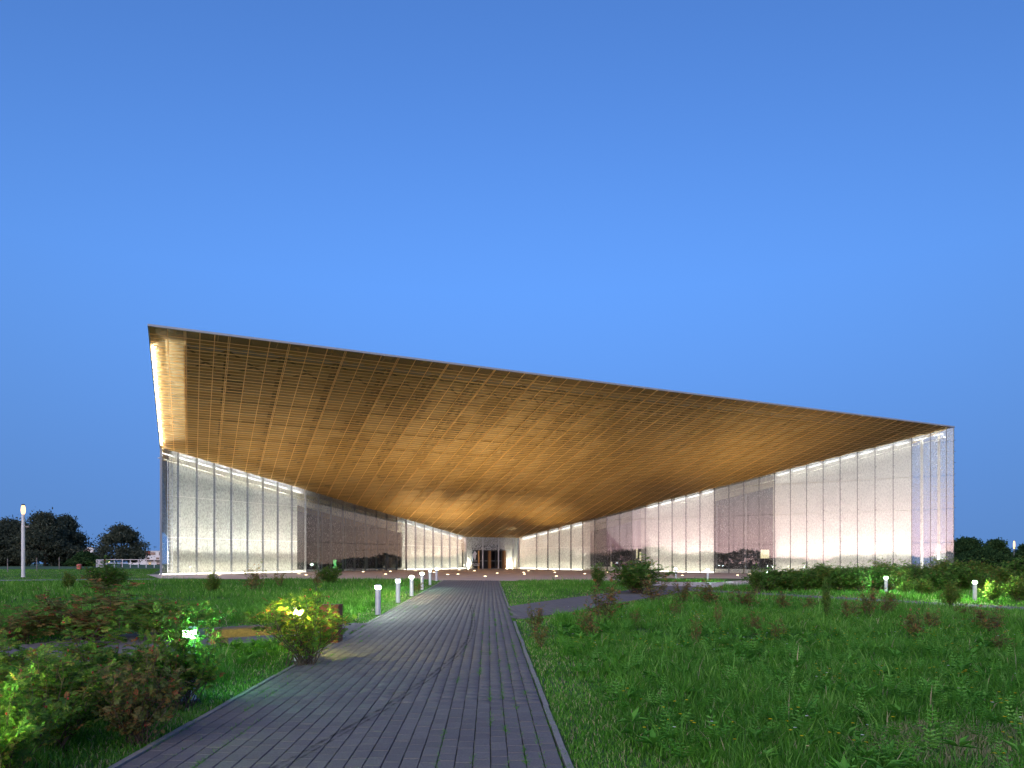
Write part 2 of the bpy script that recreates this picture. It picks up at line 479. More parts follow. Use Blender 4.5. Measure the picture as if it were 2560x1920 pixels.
mm2 = nt.nodes.new('ShaderNodeMath'); mm2.operation = 'MULTIPLY'; mm2.inputs[1].default_value = 0.42
nt.links.new(oi.outputs['Fac'], mm2.inputs[0]); nt.links.new(mm2.outputs[0], mm.inputs[2])
nt.links.new(mm.outputs[0], rp.inputs[0])
mxn = nt.nodes.new('ShaderNodeMixRGB'); mxn.blend_type = 'MULTIPLY'; mxn.inputs[0].default_value = 0.5
rp2 = ramp(nt, [(0.35, (0.55, 0.55, 0.55)), (0.6, (1, 1, 1)), (0.75, (1.15, 1.15, 1.15))])
nt.links.new(n2.outputs['Fac'], rp2.inputs[0]); nt.links.new(rp.outputs[0], mxn.inputs[1]); nt.links.new(rp2.outputs[0], mxn.inputs[2])
nt.links.new(mxn.outputs[0], p_.inputs['Base Color'])
bp = nt.nodes.new('ShaderNodeBump'); bp.inputs['Strength'].default_value = 0.35; bp.inputs['Distance'].default_value = 0.004
nt.links.new(n2.outputs['Fac'], bp.inputs['Height']); nt.links.new(bp.outputs[0], p_.inputs['Normal'])
nt.links.new(p_.outputs[0], out.inputs[0])
M['paver'] = m_

def brick_mesh(name, sx_, sy_, sz_, ch, val):
    """a paver: chamfered top, origin on the bed"""
    a, b = sx_ / 2, sy_ / 2
    vs_ = [(-a, -b, 0), (a, -b, 0), (a, b, 0), (-a, b, 0), (-a, -b, sz_ - ch), (a, -b, sz_ - ch), (a, b, sz_ - ch), (-a, b, sz_ - ch),
           (-a + ch, -b + ch, sz_), (a - ch, -b + ch, sz_), (a - ch, b - ch, sz_), (-a + ch, b - ch, sz_)]
    fs = [(8, 9, 10, 11)]
    for k in range(4):
        n_ = (k + 1) % 4
        fs += [(k, n_, 4 + n_, 4 + k), (4 + k, 4 + n_, 8 + n_, 8 + k)]
    me = bpy.data.meshes.new(name); me.from_pydata(vs_, [], fs); me.materials.append(M['paver'])
    at_ = me.attributes.new('rnd', 'FLOAT', 'POINT'); at_.data.foreach_set('value', [val] * len(vs_))
    me.update(); return me

def brick_field(name, items, sx_, sy_, sz_, ch, parent):
    """items: (x, y, rz, lift) -> joined pavers"""
    base = brick_mesh('tmp', sx_, sy_, sz_, ch, 0)
    V0 = np.array([v.co[:] for v in base.vertices]); F0 = np.array([list(p.vertices) for p in base.polygons])
    bpy.data.meshes.remove(base)
    it = np.array(items); n = len(it)
    c, s = np.cos(it[:, 2])[:, None], np.sin(it[:, 2])[:, None]
    X = it[:, 0:1] + V0[:, 0] * c - V0[:, 1] * s
    Y = it[:, 1:2] + V0[:, 0] * s + V0[:, 1] * c
    Z = g(X, Y) + V0[:, 2] + it[:, 3:4]
    V = np.stack([X, Y, Z], 2).reshape(-1, 3)
    F = (F0[None] + (np.arange(n) * len(V0))[:, None, None]).reshape(-1, 4)
    o = npmesh(name, V, F, 'paver', np.repeat(rng.random(n), len(V0)), parent)
    tag(o, kind='stuff'); return o

PW, PLEN = 0.1515, 0.2295
pitch = 0.1608
ncol = 24
rz_path = -math.atan(K)
items = []
for c in range(ncol):
    y = -6 + rng.random() * 0.24
    while y < PATH_END - 0.1:
        ym = y + 0.12
        x = pl(ym) + pitch * (c + 0.5)
        items.append((x + rng.normal(0, 0.0012), ym, rz_path + rng.normal(0, 0.003), rng.normal(0, 0.0013)))
        y += 0.239
items.sort(key=lambda t: (t[1] < 5.6, t[1]))
PV = [brick_mesh('paver', PW, PLEN, 0.022, 0.004, v) for v in (0.1, 0.3, 0.5, 0.7, 0.9)]
def in_frame(t): return t[1] > 5.9 and abs((t[0]) / t[1]) < 0.74
vis = [t for t in items if in_frame(t)][:300]
rest = [t for t in items if t not in set(vis)]
for t in vis:
    o = inst('paver', PV[int(rng.integers(5))], (t[0], t[1], G(t[0], t[1]) + t[3]), path, (SLOPE_EUL[0], SLOPE_EUL[1], t[2]))
brick_field('paver_courses', rest, PW, PLEN, 0.022, 0.004, path)

# kerb stones along both edges of the path, with openings for the side paths
KM = MB(); KM.para((-0.03, -0.495, -0.05), (0.06, 0, 0), (0, 0.99, 0), (0, 0, 0.078))
kerb_o = KM.build('kerb_stone', 'kerb'); kerb_me = kerb_o.data; bpy.data.objects.remove(kerb_o)
for side, edge, gap in ((1, pr, (20.0, 25.0)), (-1, pl, (15.3, 19.2))):
    y = 4.2
    while y < PATH_END:
        if not (gap[0] < y < gap[1]):
            x = edge(y) + side * 0.05
            inst('kerb_stone', kerb_me, (x + rng.normal(0, 0.003), y, G(x, y) + rng.normal(0, 0.002)), path, (SLOPE_EUL[0], SLOPE_EUL[1], rz_path + rng.normal(0, 0.004)))
        y += 1.0

# tyre marks scuffed onto the pavers
m_, nt, out = new_mat('tyre_mark')
d_ = nt.nodes.new('ShaderNodeBsdfDiffuse'); d_.inputs[0].default_value = (0.03, 0.03, 0.035, 1)
t_ = nt.nodes.new('ShaderNodeBsdfTransparent'); x_ = nt.nodes.new('ShaderNodeMixShader')
gq = nt.nodes.new('ShaderNodeNewGeometry'); nn = nt.nodes.new('ShaderNodeTexNoise'); nn.inputs['Scale'].default_value = 7; nn.inputs['Detail'].default_value = 6
nt.links.new(gq.outputs['Position'], nn.inputs['Vector'])
rr = ramp(nt, [(0.38, (0.05, 0.05, 0.05)), (0.62, (0.5, 0.5, 0.5))]); nt.links.new(nn.outputs['Fac'], rr.inputs[0])
nt.links.new(rr.outputs[0], x_.inputs[0]); nt.links.new(t_.outputs[0], x_.inputs[1]); nt.links.new(d_.outputs[0], x_.inputs[2])
nt.links.new(x_.outputs[0], out.inputs[0]); M['tyre'] = m_
for off, w in ((0.0, 0.045), (0.085, 0.03)):
    pts = [(-2.35, 5.0), (-2.02, 6.4), (-1.62, 8.3), (-1.30, 10.6), (-1.08, 13.0), (-1.00, 15.5), (-1.08, 18.5), (-1.28, 22.0), (-1.6, 26.0)]
    mb = MB(); P = []
    for i, (x, y) in enumerate(pts):
        P.append(((x + off, y, G(x, y) + 0.0255), (x + off + w, y, G(x, y) + 0.0255)))
    for a, b in zip(P[:-1], P[1:]): mb.quad(a[0], a[1], b[1], b[0])
    mb.build('tyre_mark', 'tyre', path)

def ribbon_pavers(name, pts, hw):
    bed = struct(ribbon(name, pts, hw, 'joint', -0.004))
    items_ = []
    P = [Vector(p) for p in pts]; s_pos = 0
    for a, b in zip(P[:-1], P[1:]):
        d = b - a; Ls = d.length; d.normalize(); n_ = Vector((-d.y, d.x)); rz = math.atan2(d.y, d.x)
        k = int(Ls / 0.16) + 1
        for i in range(k):
            o = (0.12 if i % 2 else 0)
            t = -hw + 0.11 + o
            while t < hw - 0.1:
                c = a + d * (i + 0.5) * Ls / k + n_ * t
                if not (pl(c.y) - 0.05 < c.x < pr(c.y) + 0.05 and c.y < PATH_END):
                    items_.append((c.x, c.y, rz, rng.normal(0, 0.001)))
                t += 0.24
    brick_field('paver_courses', items_, 0.152, 0.234, 0.018, 0.003, bed)
    return bed
side_right = ribbon_pavers('side_path_right', RIGHT, RW)
side_branch = ribbon_pavers('branch_path_right', BRANCH, BW)
side_left = ribbon_pavers('side_path_left', LEFT, LW_)
far_path = struct(ribbon('far_path', FAR, 0.7, 'asphalt', 0.006))

# ------------------------------------------------------------------ the museum
def V3(a): return Vector(a)
Lc = V3((-20.7424, 40.0, 13.5694 + CAMH))      # front left corner of the canopy
D1 = V3((-0.404186, 0.881358, -0.244626)); D2 = V3((0.908975, 0.416851, 0.0))
NU = D2.cross(D1).normalized()                  # up through the roof
if NU.z < 0: NU = -NU
WID = 71.19
def S(a, b, n=0.0): return Lc + D2 * a + D1 * b + NU * n
def sof_z(x, y):
    # height of the soffit plane
    return Lc.z - (NU.x * (x - Lc.x) + NU.y * (y - Lc.y)) / NU.z
LWc = S(0.10, 17.69); ELc = S(34.66, 41.24); ERc = S(42.10, 41.24); Rc = S(WID, 0)
ent_mid = (ELc + ERc) / 2
museum = thing('museum_building', 'long glass museum with a huge golden sloping canopy over its recessed lit entrance', 'museum',
               (ent_mid.x, ent_mid.y, G(ent_mid.x, ent_mid.y)))

def amin(b): return 0.0 if b < 17.69 else 0.10 + (b - 17.69) / (41.24 - 17.69) * 34.56
def amax(b): return WID - (WID - 42.10) * b / 41.24
def bmax(a):
    if a < 34.66: return 17.69 + (max(a, 0.1) - 0.10) * (41.24 - 17.69) / 34.56
    if a < 42.10: return 41.24
    return 41.24 * (WID - a) / (WID - 42.10)

# roof deck: a thin edge that deepens inwards
roof = MB()
aa = [0, 0.8, 2.0, 20, 40, 60, WID - 1.5, WID]; bb = [0, 2.1, 4.2, 12, 24, 41.3, 46]
def off(a, b): return 0.11 + 1.2 * min(1, a / 0.8, b / 4.2, (WID - a) / 1.2)
idx = {}
for i, a in enumerate(aa):
    for j, b in enumerate(bb):
        idx[i, j] = len(roof.v); roof.v.append(tuple(S(a, b, off(a, b))))
for i in range(len(aa) - 1):
    for j in range(len(bb) - 1):
        roof.f.append((idx[i, j], idx[i, j + 1], idx[i + 1, j + 1], idx[i + 1, j]))
roof_deck = roof.build('roof', 'deck', museum)
mb = MB()
mb.para(S(-0.06, -0.06, -0.03), D2 * (WID + 0.12), D1 * 0.06, NU * 0.13)
mb.para(S(-0.06, 0.0, -0.03), D1 * 17.9, D2 * 0.06, NU * 0.13)
mb.build('roof_edge', 'fascia', roof_deck)
mb = MB()                                        # outer roof sheet over everything
vs_ = [S(-0.02, -0.02, 0.125), S(WID + 0.02, -0.02, 0.125), S(WID + 0.02, 46, 0.125), S(-0.02, 46, 0.125),
       S(0.9, 4.4, 1.36), S(WID - 1.4, 4.4, 1.36), S(WID - 1.4, 46, 1.36), S(0.9, 46, 1.36)]
mb.add(vs_, [(0, 1, 5, 4), (1, 2, 6, 5), (0, 4, 7, 3), (4, 5, 6, 7)])
mb.build('roof_sheet', 'roof', roof_deck)

# dark lining behind the front edge, pale lining in the lit strip at the left edge
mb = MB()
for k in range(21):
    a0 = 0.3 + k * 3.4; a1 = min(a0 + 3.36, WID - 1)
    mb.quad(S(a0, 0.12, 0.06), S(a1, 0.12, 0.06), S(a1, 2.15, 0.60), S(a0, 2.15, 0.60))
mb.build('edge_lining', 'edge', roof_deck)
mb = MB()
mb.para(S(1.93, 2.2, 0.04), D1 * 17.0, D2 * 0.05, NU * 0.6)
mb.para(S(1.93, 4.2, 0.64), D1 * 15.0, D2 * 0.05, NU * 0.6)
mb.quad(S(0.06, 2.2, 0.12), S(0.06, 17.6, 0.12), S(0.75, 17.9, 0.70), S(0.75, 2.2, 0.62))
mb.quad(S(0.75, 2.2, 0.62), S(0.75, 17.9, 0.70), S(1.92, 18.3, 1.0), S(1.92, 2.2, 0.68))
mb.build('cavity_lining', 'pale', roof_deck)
for k in range(10):
    b0 = 2.3 + k * 1.52
    mb = MB(); mb.para(S(0.08, b0, 0.03), D1 * 1.36, D2 * 0.05, NU * 0.05)
    o = mb.build('edge_light', 'ledwarm', roof_deck)

# soffit: perforated panels, long rails and cross bars
soffit = MB()
rails_main = [1.87, 4.28] + [4.28 + 3.447 * k for k in range(1, 20)]
rails_main = [a for a in rails_main if a < WID - 0.3]
lines = [0.0, 0.95]
for a, b in zip(rails_main[:-1], rails_main[1:]): lines += [a, a + (b - a) / 3, a + 2 * (b - a) / 3]
lines += [rails_main[-1], rails_main[-1] + 1.15, rails_main[-1] + 2.3, WID]
lines = sorted(l for l in lines if l <= WID)
BP = 1.652
PANELS, CUT = [], []
def clip_to_soffit(poly):
    # clip (a,b) polygon to the canopy outline
    def half(poly, f):
        out_ = []
        for i in range(len(poly)):
            p, q_ = poly[i], poly[(i + 1) % len(poly)]
            fp, fq = f(p), f(q_)
            if fp >= 0: out_.append(p)
            if (fp >= 0) != (fq >= 0):
                t = fp / (fp - fq); out_.append((p[0] + (q_[0] - p[0]) * t, p[1] + (q_[1] - p[1]) * t))
        return out_
    m1 = (41.24 - 17.69) / 34.56; m2 = 41.24 / (WID - 42.10)
    for f in (lambda p: 41.30 - p[1], lambda p: 17.78 + (p[0] - 0.1) * m1 - p[1], lambda p: m2 * (WID - p[0]) + 0.08 - p[1]):
        if len(poly) >= 3: poly = half(poly, f)
    return poly
for a0, a1 in zip(lines[:-1], lines[1:]):
    b0 = 0.0
    first = True
    while b0 < 41.3:
        b1 = b0 + (0.75 if first else BP); first = False
        e = 0.012
        full = [(a0 + e, b0 + e), (a1 - e, b0 + e), (a1 - e, b1 - e), (a0 + e, b1 - e)]
        pc = clip_to_soffit(full)
        if len(pc) >= 3:
            if pc == full and abs((b1 - b0) - BP) < 1e-6: PANELS.append((a0, a1, b0, b1))
            else: CUT.append(pc)
        b0 = b1
soffit_mb = MB()
for pc in CUT: soffit_mb.add([S(a, b) for a, b in pc], [tuple(range(len(pc)))])
PANELS.sort(key=lambda t: -((t[1] - t[0]) / (S((t[0] + t[1]) / 2, t[2]).xy.length ** 2)))
for (a0, a1, b0, b1) in PANELS[300:]:
    e = 0.012
    soffit_mb.quad(S(a0 + e, b0 + e), S(a1 - e, b0 + e), S(a1 - e, b1 - e), S(a0 + e, b1 - e))
soff = soffit_mb.build('soffit', 'gold', museum); tag(soff, kind='stuff')
basis = Matrix((D2, D1, NU)).transposed()
peul = basis.to_euler()
pcache = {}
for (a0, a1, b0, b1) in PANELS[:300]:
    key = round(a1 - a0, 3)
    if key not in pcache:
        w = a1 - a0 - 0.024; h = b1 - b0 - 0.024
        me = bpy.data.meshes.new('soffit_panel')
        me.from_pydata([(-w / 2, -h / 2, 0), (w / 2, -h / 2, 0), (w / 2, h / 2, 0), (-w / 2, h / 2, 0)], [], [(0, 1, 2, 3)])
        me.materials.append(M['gold']); pcache[key] = me
    inst('soffit_panel', pcache[key], S((a0 + a1) / 2, (b0 + b1) / 2), soff, tuple(peul))
for a in lines[1:-1]:
    bm = bmax(a)
    if bm < 0.4: continue
    main = any(abs(a - r_) < 1e-6 for r_ in rails_main)
    mb = MB()
    for da in ((-0.045, 0.045) if main else (0.0,)):
        w = 0.034 if main else 0.038
        mb.para(S(a + da - w / 2, 0.0, -0.045), D1 * bm, D2 * w, NU * 0.04)
    if main:
        b = 2.4
        while b < bm:
            mb.para(S(a - 0.05, b - 0.05, -0.06), D1 * 0.10, D2 * 0.10, NU * 0.05); b += BP
    mb.build('soffit_rail', 'goldbar', soff)
b = 0.0; k = 0
while b < 41.0:
    major = (k % 4 == 0)
    if b > 0.05:
        a0, a1 = amin(b), amax(b)
        w = 0.046 if major else 0.020
        mb = MB(); mb.para(S(a0, b - w / 2, -0.075 if major else -0.066), D2 * (a1 - a0), D1 * w, NU * 0.022)
        mb.build('soffit_bar', 'goldbar', soff)
    b = 0.75 + BP / 4 * k; k += 1

# trusses seen through the mesh
for a in rails_main:
    bm = min(bmax(a) + 1.5, 42)
    if bm < 4: continue
    mb = MB()
    mb.bar(S(a, 4.2, 1.10), S(a, bm, 1.10), 0.22, 0.16, NU)
    mb.bar(S(a, 2.4, 0.34), S(a, bm, 0.34), 0.18, 0.12, NU)
    b = 4.2; up = True
    while b < bm - 1.7:
        n0, n1_ = (0.34, 1.1) if up else (1.1, 0.34)
        mb.bar(S(a, b, n0), S(a, b + 1.65, n1_), 0.09, 0.09, NU); b += 1.65; up = not up
    mb.build('roof_truss', 'truss', roof_deck)
for i, (a0, a1) in enumerate(zip(rails_main[:-1], rails_main[1:])):
    if bmax((a0 + a1) / 2) < 7: continue
    mb = MB()
    mb.bar(S(a0, 2.6, 0.5), S(a1, 6.0, 0.5), 0.09, 0.09, NU); mb.bar(S(a1, 2.6, 0.54), S(a0, 6.0, 0.54), 0.09, 0.09, NU)
    mb.build('cross_brace', 'truss', roof_deck)
b = 4.6
while b < 40:
    a0, a1 = amin(b) - 1, amax(b) + 0.5
    mb = MB(); mb.bar(S(max(a0, 2.1), b, 1.2), S(min(a1, WID - 1.3), b, 1.2), 0.12, 0.16, NU); mb.build('purlin', 'deck', roof_deck); b += 3.3
prng = random.Random(4)
for i, (a0, a1) in enumerate(zip(rails_main[1:-1], rails_main[2:])):
    b = 6.5 + prng.random()
    while b < bmax(a0) - 3:
        if prng.random() < 0.6:
            w = 0.8 + prng.random() * 0.6; h = 2.0 + prng.random() * 2.6
            mb = MB(); o_ = prng.random() * (a1 - a0 - w)
            mb.para(S(a0 + o_, b, 0.62), D2 * w, D1 * h, NU * 0.10); mb.build('service_duct', 'truss' if prng.random() < 0.75 else 'edge', roof_deck)
        b += 3.6 + prng.random() * 2

# side walls of the body behind the canopy
mb = MB()
d1h = V3((D1.x, D1.y, 0)).normalized()
for P0, n_ in ((LWc, V3((-d1h.y, d1h.x, 0))), (Rc, V3((d1h.y, -d1h.x, 0)))):
    for k in range(0, 14):
        p = P0 + d1h * (0.02 + k * 1.66); q_ = P0 + d1h * (1.64 + k * 1.66)
        zp, zq = sof_z(p.x, p.y), sof_z(q_.x, q_.y)
        if zq < G(q_.x, q_.y) + 0.5: break
        mb.quad((p.x, p.y, G(p.x, p.y)), (q_.x, q_.y, G(q_.x, q_.y)), (q_.x, q_.y, zq + 0.1), (p.x, p.y, zp + 0.1))
mb.build('side_glazing', 'fritdense', museum)
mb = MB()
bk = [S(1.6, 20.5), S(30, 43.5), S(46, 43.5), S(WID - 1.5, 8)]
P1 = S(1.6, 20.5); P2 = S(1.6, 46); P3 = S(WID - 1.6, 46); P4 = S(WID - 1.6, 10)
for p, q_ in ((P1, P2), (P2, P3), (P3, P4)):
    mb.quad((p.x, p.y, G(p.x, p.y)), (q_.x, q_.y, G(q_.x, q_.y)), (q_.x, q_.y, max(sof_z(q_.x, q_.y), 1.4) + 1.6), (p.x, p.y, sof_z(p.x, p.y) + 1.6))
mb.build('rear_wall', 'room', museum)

def area_light(name, loc, direction, sx_, sy_, power, col, spread, parent, along):
    li = bpy.data.lights.new(name, 'AREA'); li.shape = 'RECTANGLE'; li.size = sx_; li.size_y = sy_
    li.energy = power; li.color = col; li.spread = R(spread)
    o = bpy.data.objects.new(name, li); COL.objects.link(o)
    z = -Vector(direction).normalized(); x = Vector(along) - z * Vector(along).dot(z); x.normalize(); y = z.cross(x)
    o.parent = parent
    o.location = Vector(loc) - wloc(parent)
    o.rotation_euler = Matrix((x, y, z)).transposed().to_euler()
    return o

PANE_Z = [4.0, 7.35, 10.7, 14.05]               # heights of the pane joints
WALL_Z = [4.95, 8.25, 11.55]                    # heights of the concrete panel joints
GAP = 1.15
P_TOP, P_BOT = 20.0, 6.4

def facade(P0, P1, stations, back, windows, side, gain=1.0, first=1):
    e = (P1 - P0); e.z = 0; LEN = e.length; e.normalize(); back = Vector(back)
    def pt(s, d=0.0): p = P0 + e * s + back * d; return p
    root = MB()
    # sloping light trough just under the soffit, behind the glass
    a, b = pt(stations[0] + 0.1, 0.62), pt(stations[-1] - 0.1, 0.62)
    for p in (a, b): p.z = sof_z(p.x, p.y) - 0.62
    root.bar(a, b, 0.30, 0.05)
    fw = root.build('facade', 'white', museum)
    hd = MB(); a, b = pt(stations[0] + 0.9, 0.02), pt(stations[-1], 0.02)      # added strip that stops tube light leaking up into the roof space
    c_, d_ = pt(stations[-1], GAP + 0.32), pt(stations[first], GAP + 0.32)
    hd.quad(*[(p.x, p.y, sof_z(p.x, p.y) + 0.02) for p in (a, b, c_, d_)])
    hd.build('light_stop_strip', 'steel', fw)
    for s0, s1 in zip(stations[:-1], stations[1:]):
        p, q_ = pt(s0 + 0.011), pt(s1 - 0.011)
        zb0, zb1 = G(p.x, p.y) + 0.06, G(q_.x, q_.y) + 0.06
        zt0, zt1 = sof_z(p.x, p.y) - 0.03, sof_z(q_.x, q_.y) - 0.03
        lv = [None] + [z for z in PANE_Z if z < min(zt0, zt1) - 0.25] + [None]
        dark = any(w0 - 0.4 < s0 and s1 < w1 + 0.4 for w0, w1 in windows)
        for k in range(len(lv) - 1):
            lo0 = zb0 if lv[k] is None else lv[k] + 0.024; lo1 = zb1 if lv[k] is None else lv[k] + 0.024
            hi0 = zt0 if lv[k + 1] is None else lv[k + 1] - 0.024; hi1 = zt1 if lv[k + 1] is None else lv[k + 1] - 0.024
            mb = MB(); mb.quad((p.x, p.y, lo0), (q_.x, q_.y, lo1), (q_.x, q_.y, hi1), (p.x, p.y, hi0))
            mb.build('glass_pane', 'fritwin' if dark else 'frit', fw)
    for i, s in enumerate(stations):
        p = pt(s); zb, zt = G(p.x, p.y), sof_z(p.x, p.y) - 0.02
        mb = MB()
        mw = 0.04 if side < 0 else 0.07
        f0 = pt(s - mw / 2, 0.03); f0.z = zb
        mb.para(f0, e * mw, back * 0.26, Vector((0, 0, zt - zb)))
        z = zb + 0.25
        while z < zt - 0.4:
            c = pt(s + (0.01 if side < 0 else -0.17), 0.02); c.z = z
            mb.para(c, e * 0.16, back * 0.05, Vector((0, 0, 0.035))); z += 1.12
        mb.build('mullion', 'steel' if side < 0 else 'dark', fw)  # right wall: silhouette against the bright wall put into a darker colour
        # light fittings of this bay
        if i + 1 < len(stations):
            s1 = stations[i + 1]; sm = (s + s1) / 2
            dark = any(w0 - 0.2 < sm < w1 + 0.2 for w0, w1 in windows)
            ew = s1 - s
            a = pt(s + 0.28, 0.55); b = pt(s1 - 0.28, 0.55)
            a.z = sof_z(a.x, a.y) - 0.20; b.z = sof_z(b.x, b.y) - 0.20
            c = (a + b) / 2; zb_ = G(c.x, c.y); Hh = c.z - zb_
            if ew < 1.2: continue
            if not dark:
                mb = MB(); mb.bar(a, b, 0.045, 0.035); tb = mb.build('light_tube', 'led', fw)
                up_, dn_ = c + Vector((0, 0, -0.06)), 0
                area_light('tube_glow', up_, Vector((0, 0, -0.72 * Hh)) + back * (GAP - 0.55), ew * 0.75, 0.08, gain * P_TOP * (Hh / 8) ** 1.5, (1.0, 0.975, 0.915), 40, tb, e)
                area_light('tube_spill', up_ + Vector((0, 0, -0.01)), Vector((0, 0, -2.0)) + back, ew * 0.75, 0.07, gain * 0.3, (1.0, 0.975, 0.92), 130, tb, e)
                mb = MB(); a2, b2 = pt(s + 0.10, 0.42), pt(s1 - 0.10, 0.42)
                a2.z = G(a2.x, a2.y) + 0.07; b2.z = G(b2.x, b2.y) + 0.07
                mb.bar(a2, b2, 0.16, 0.05); fb = mb.build('floor_light', 'ledfloor', fw)
                c2 = (a2 + b2) / 2 + Vector((0, 0, 0.06))
                area_light('floor_glow', c2, Vector((0, 0, 0.72 * Hh)) + back * (GAP - 0.42), ew * 0.75, 0.08, gain * P_BOT * (Hh / 8) ** 1.5, (1.0, 0.975, 0.87), 40, fb, e)
                area_light('floor_spill', c2 + Vector((0, 0, 0.01)), Vector((0, 0, 2.0)) + back, ew * 0.75, 0.07, gain * 0.55, (1.0, 0.97, 0.82), 140, fb, e)
    # inner concrete wall in panels, open where the windows are
    inner = MB(); p = pt(stations[first] - 0.03, GAP + 0.3)
    inner.para((p.x, p.y, G(p.x, p.y) - 0.1), e * 0.001, back * 0.01, (0, 0, 0.2))
    iw = inner.build('inner_wall', 'white', museum)
    edges = sorted(set([stations[first] - 0.03] + [w for ww in windows for w in ww] + list(stations[first + 2::2]) + [stations[-1] + 0.6]))
    edges = [x for i, x in enumerate(edges) if i == 0 or x - edges[i - 1] > 0.25 or any(abs(x - w) < 1e-6 for ww in windows for w in ww)]
    for s0, s1 in zip(edges[:-1], edges[1:]):
        if s1 - s0 < 0.05: continue
        sm = (s0 + s1) / 2
        win = any(w0 < sm < w1 for w0, w1 in windows)
        p, q_ = pt(s0 + 0.006, GAP), pt(s1 - 0.006, GAP)
        zt0, zt1 = sof_z(p.x, p.y) + 0.35, sof_z(q_.x, q_.y) + 0.35
        zb = min(G(p.x, p.y), G(q_.x, q_.y)) - 0.05
        lv = [zb] + [z for z in WALL_Z if z < min(zt0, zt1) - 0.3]
        if win:
            mb = MB()
            h0, h1 = zt0 - 1.55, zt1 - 1.55                       # lintel along the slope
            mb.add([(p.x, p.y, h0), (q_.x, q_.y, h1), (q_.x, q_.y, zt1), (p.x, p.y, zt0)] + [tuple(Vector(v) + back * 0.3) for v in ((p.x, p.y, h0), (q_.x, q_.y, h1), (q_.x, q_.y, zt1), (p.x, p.y, zt0))],
                   [(0, 1, 2, 3), (0, 4, 5, 1)])
            mb.build('lintel', 'pale' if side < 0 else 'concrete', iw)
            mb = MB(); mb.para((p.x, p.y, zb), (q_ - p).xy.to_3d(), back * 0.3, (0, 0, 0.55 if side > 0 else 0.30)); mb.build('plinth', 'white', iw)
            mb = MB()
            bq = back * 0.25
            for z0_, z1_ in ((zb + 0.3, 4.15), (4.19, None)):
                t0 = h0 if z1_ is None else min(z1_, h0); t1 = h1 if z1_ is None else min(z1_, h1)
                if t0 - z0_ > 0.2:
                    mb.quad((p.x + bq.x, p.y + bq.y, z0_), (q_.x + bq.x, q_.y + bq.y, z0_), (q_.x + bq.x, q_.y + bq.y, t1), (p.x + bq.x, p.y + bq.y, t0))
            if mb.v: mb.build('window_pane', 'plainglass', iw)
            mb = MB(); r0 = pt(s0, GAP + 0.28); r0.z = zb; mb.para(r0, e * 0.06, back * 0.16, (0, 0, h0 - zb)); mb.build('window_post', 'steel', iw)
            continue
        for k, z0 in enumerate(lv):
            z1a = lv[k + 1] - 0.008 if k + 1 < len(lv) else zt0
            z1b = lv[k + 1] - 0.008 if k + 1 < len(lv) else zt1
            fr = [(p.x, p.y, z0 + 0.006), (q_.x, q_.y, z0 + 0.006), (q_.x, q_.y, z1b), (p.x, p.y, z1a)]
            bk_ = [tuple(Vector(v) + back * 0.22) for v in fr]
            mb = MB(); mb.add(fr + bk_, [(0, 1, 2, 3), (5, 4, 7, 6), (0, 4, 5, 1), (1, 5, 6, 2), (2, 6, 7, 3), (3, 7, 4, 0)])
            mb.build('wall_panel', 'white', iw)
    # dark rooms behind the windows
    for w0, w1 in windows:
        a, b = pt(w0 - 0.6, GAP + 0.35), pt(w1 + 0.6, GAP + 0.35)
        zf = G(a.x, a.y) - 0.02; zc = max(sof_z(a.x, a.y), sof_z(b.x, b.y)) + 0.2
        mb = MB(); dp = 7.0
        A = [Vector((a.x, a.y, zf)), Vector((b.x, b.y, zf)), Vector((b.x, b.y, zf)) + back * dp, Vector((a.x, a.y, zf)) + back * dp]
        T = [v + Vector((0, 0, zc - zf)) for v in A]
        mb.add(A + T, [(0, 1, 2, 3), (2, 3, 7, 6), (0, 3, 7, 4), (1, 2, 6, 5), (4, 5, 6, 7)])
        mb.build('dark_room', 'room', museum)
    return fw, iw, pt, e

backL = V3((-(ELc - LWc).y, (ELc - LWc).x, 0)).normalized()
backR = V3(((ERc - Rc).y, -(ERc - Rc).x, 0)).normalized()
stL = [0.02] + [1.47 + 1.6622 * k for k in range(24)] + [41.38]
stR = [0.02, 0.64] + [2.0 + 1.6585 * k for k in range(28)] + [49.40]
stR = sorted(s for s in stR if s <= 49.4)
fL, iL, ptL, eL = facade(LWc, ELc, stL, backL, [(14.62, 30.1)], -1)
fR, iR, ptR, eR = facade(Rc, ERc, stR, backR, [(17.25, 23.72), (32.75, 39.6)], 1, 0.42, 3)

# a ladder in the left end of the cavity
mb = MB(); p = ptL(1.15, 0.75)
for o_ in (-0.2, 0.2): mb.bar(ptL(1.15 + o_, 0.75) * 1 - Vector((0, 0, ptL(0).z - G(p.x, p.y))), ptL(1.15 + o_, 0.75) - Vector((0, 0, 0.8)), 0.05, 0.05)
z = G(p.x, p.y) + 0.3
while z < p.z - 0.9:
    a = ptL(0.95, 0.75); b = ptL(1.35, 0.75); a.z = b.z = z; mb.bar(a, b, 0.03, 0.04); z += 0.3
mb.build('ladder', 'alu', fL)

# lit service columns behind the glass at the right end
for sc_ in (1.25, 2.75):
    p = ptR(sc_, 0.95); zb = G(p.x, p.y)
    mb = MB(); mb.tube([(p.x, p.y, zb), (p.x, p.y, sof_z(p.x, p.y) - 0.1)], 0.14, 12); mb.build('service_column', 'white', fR)
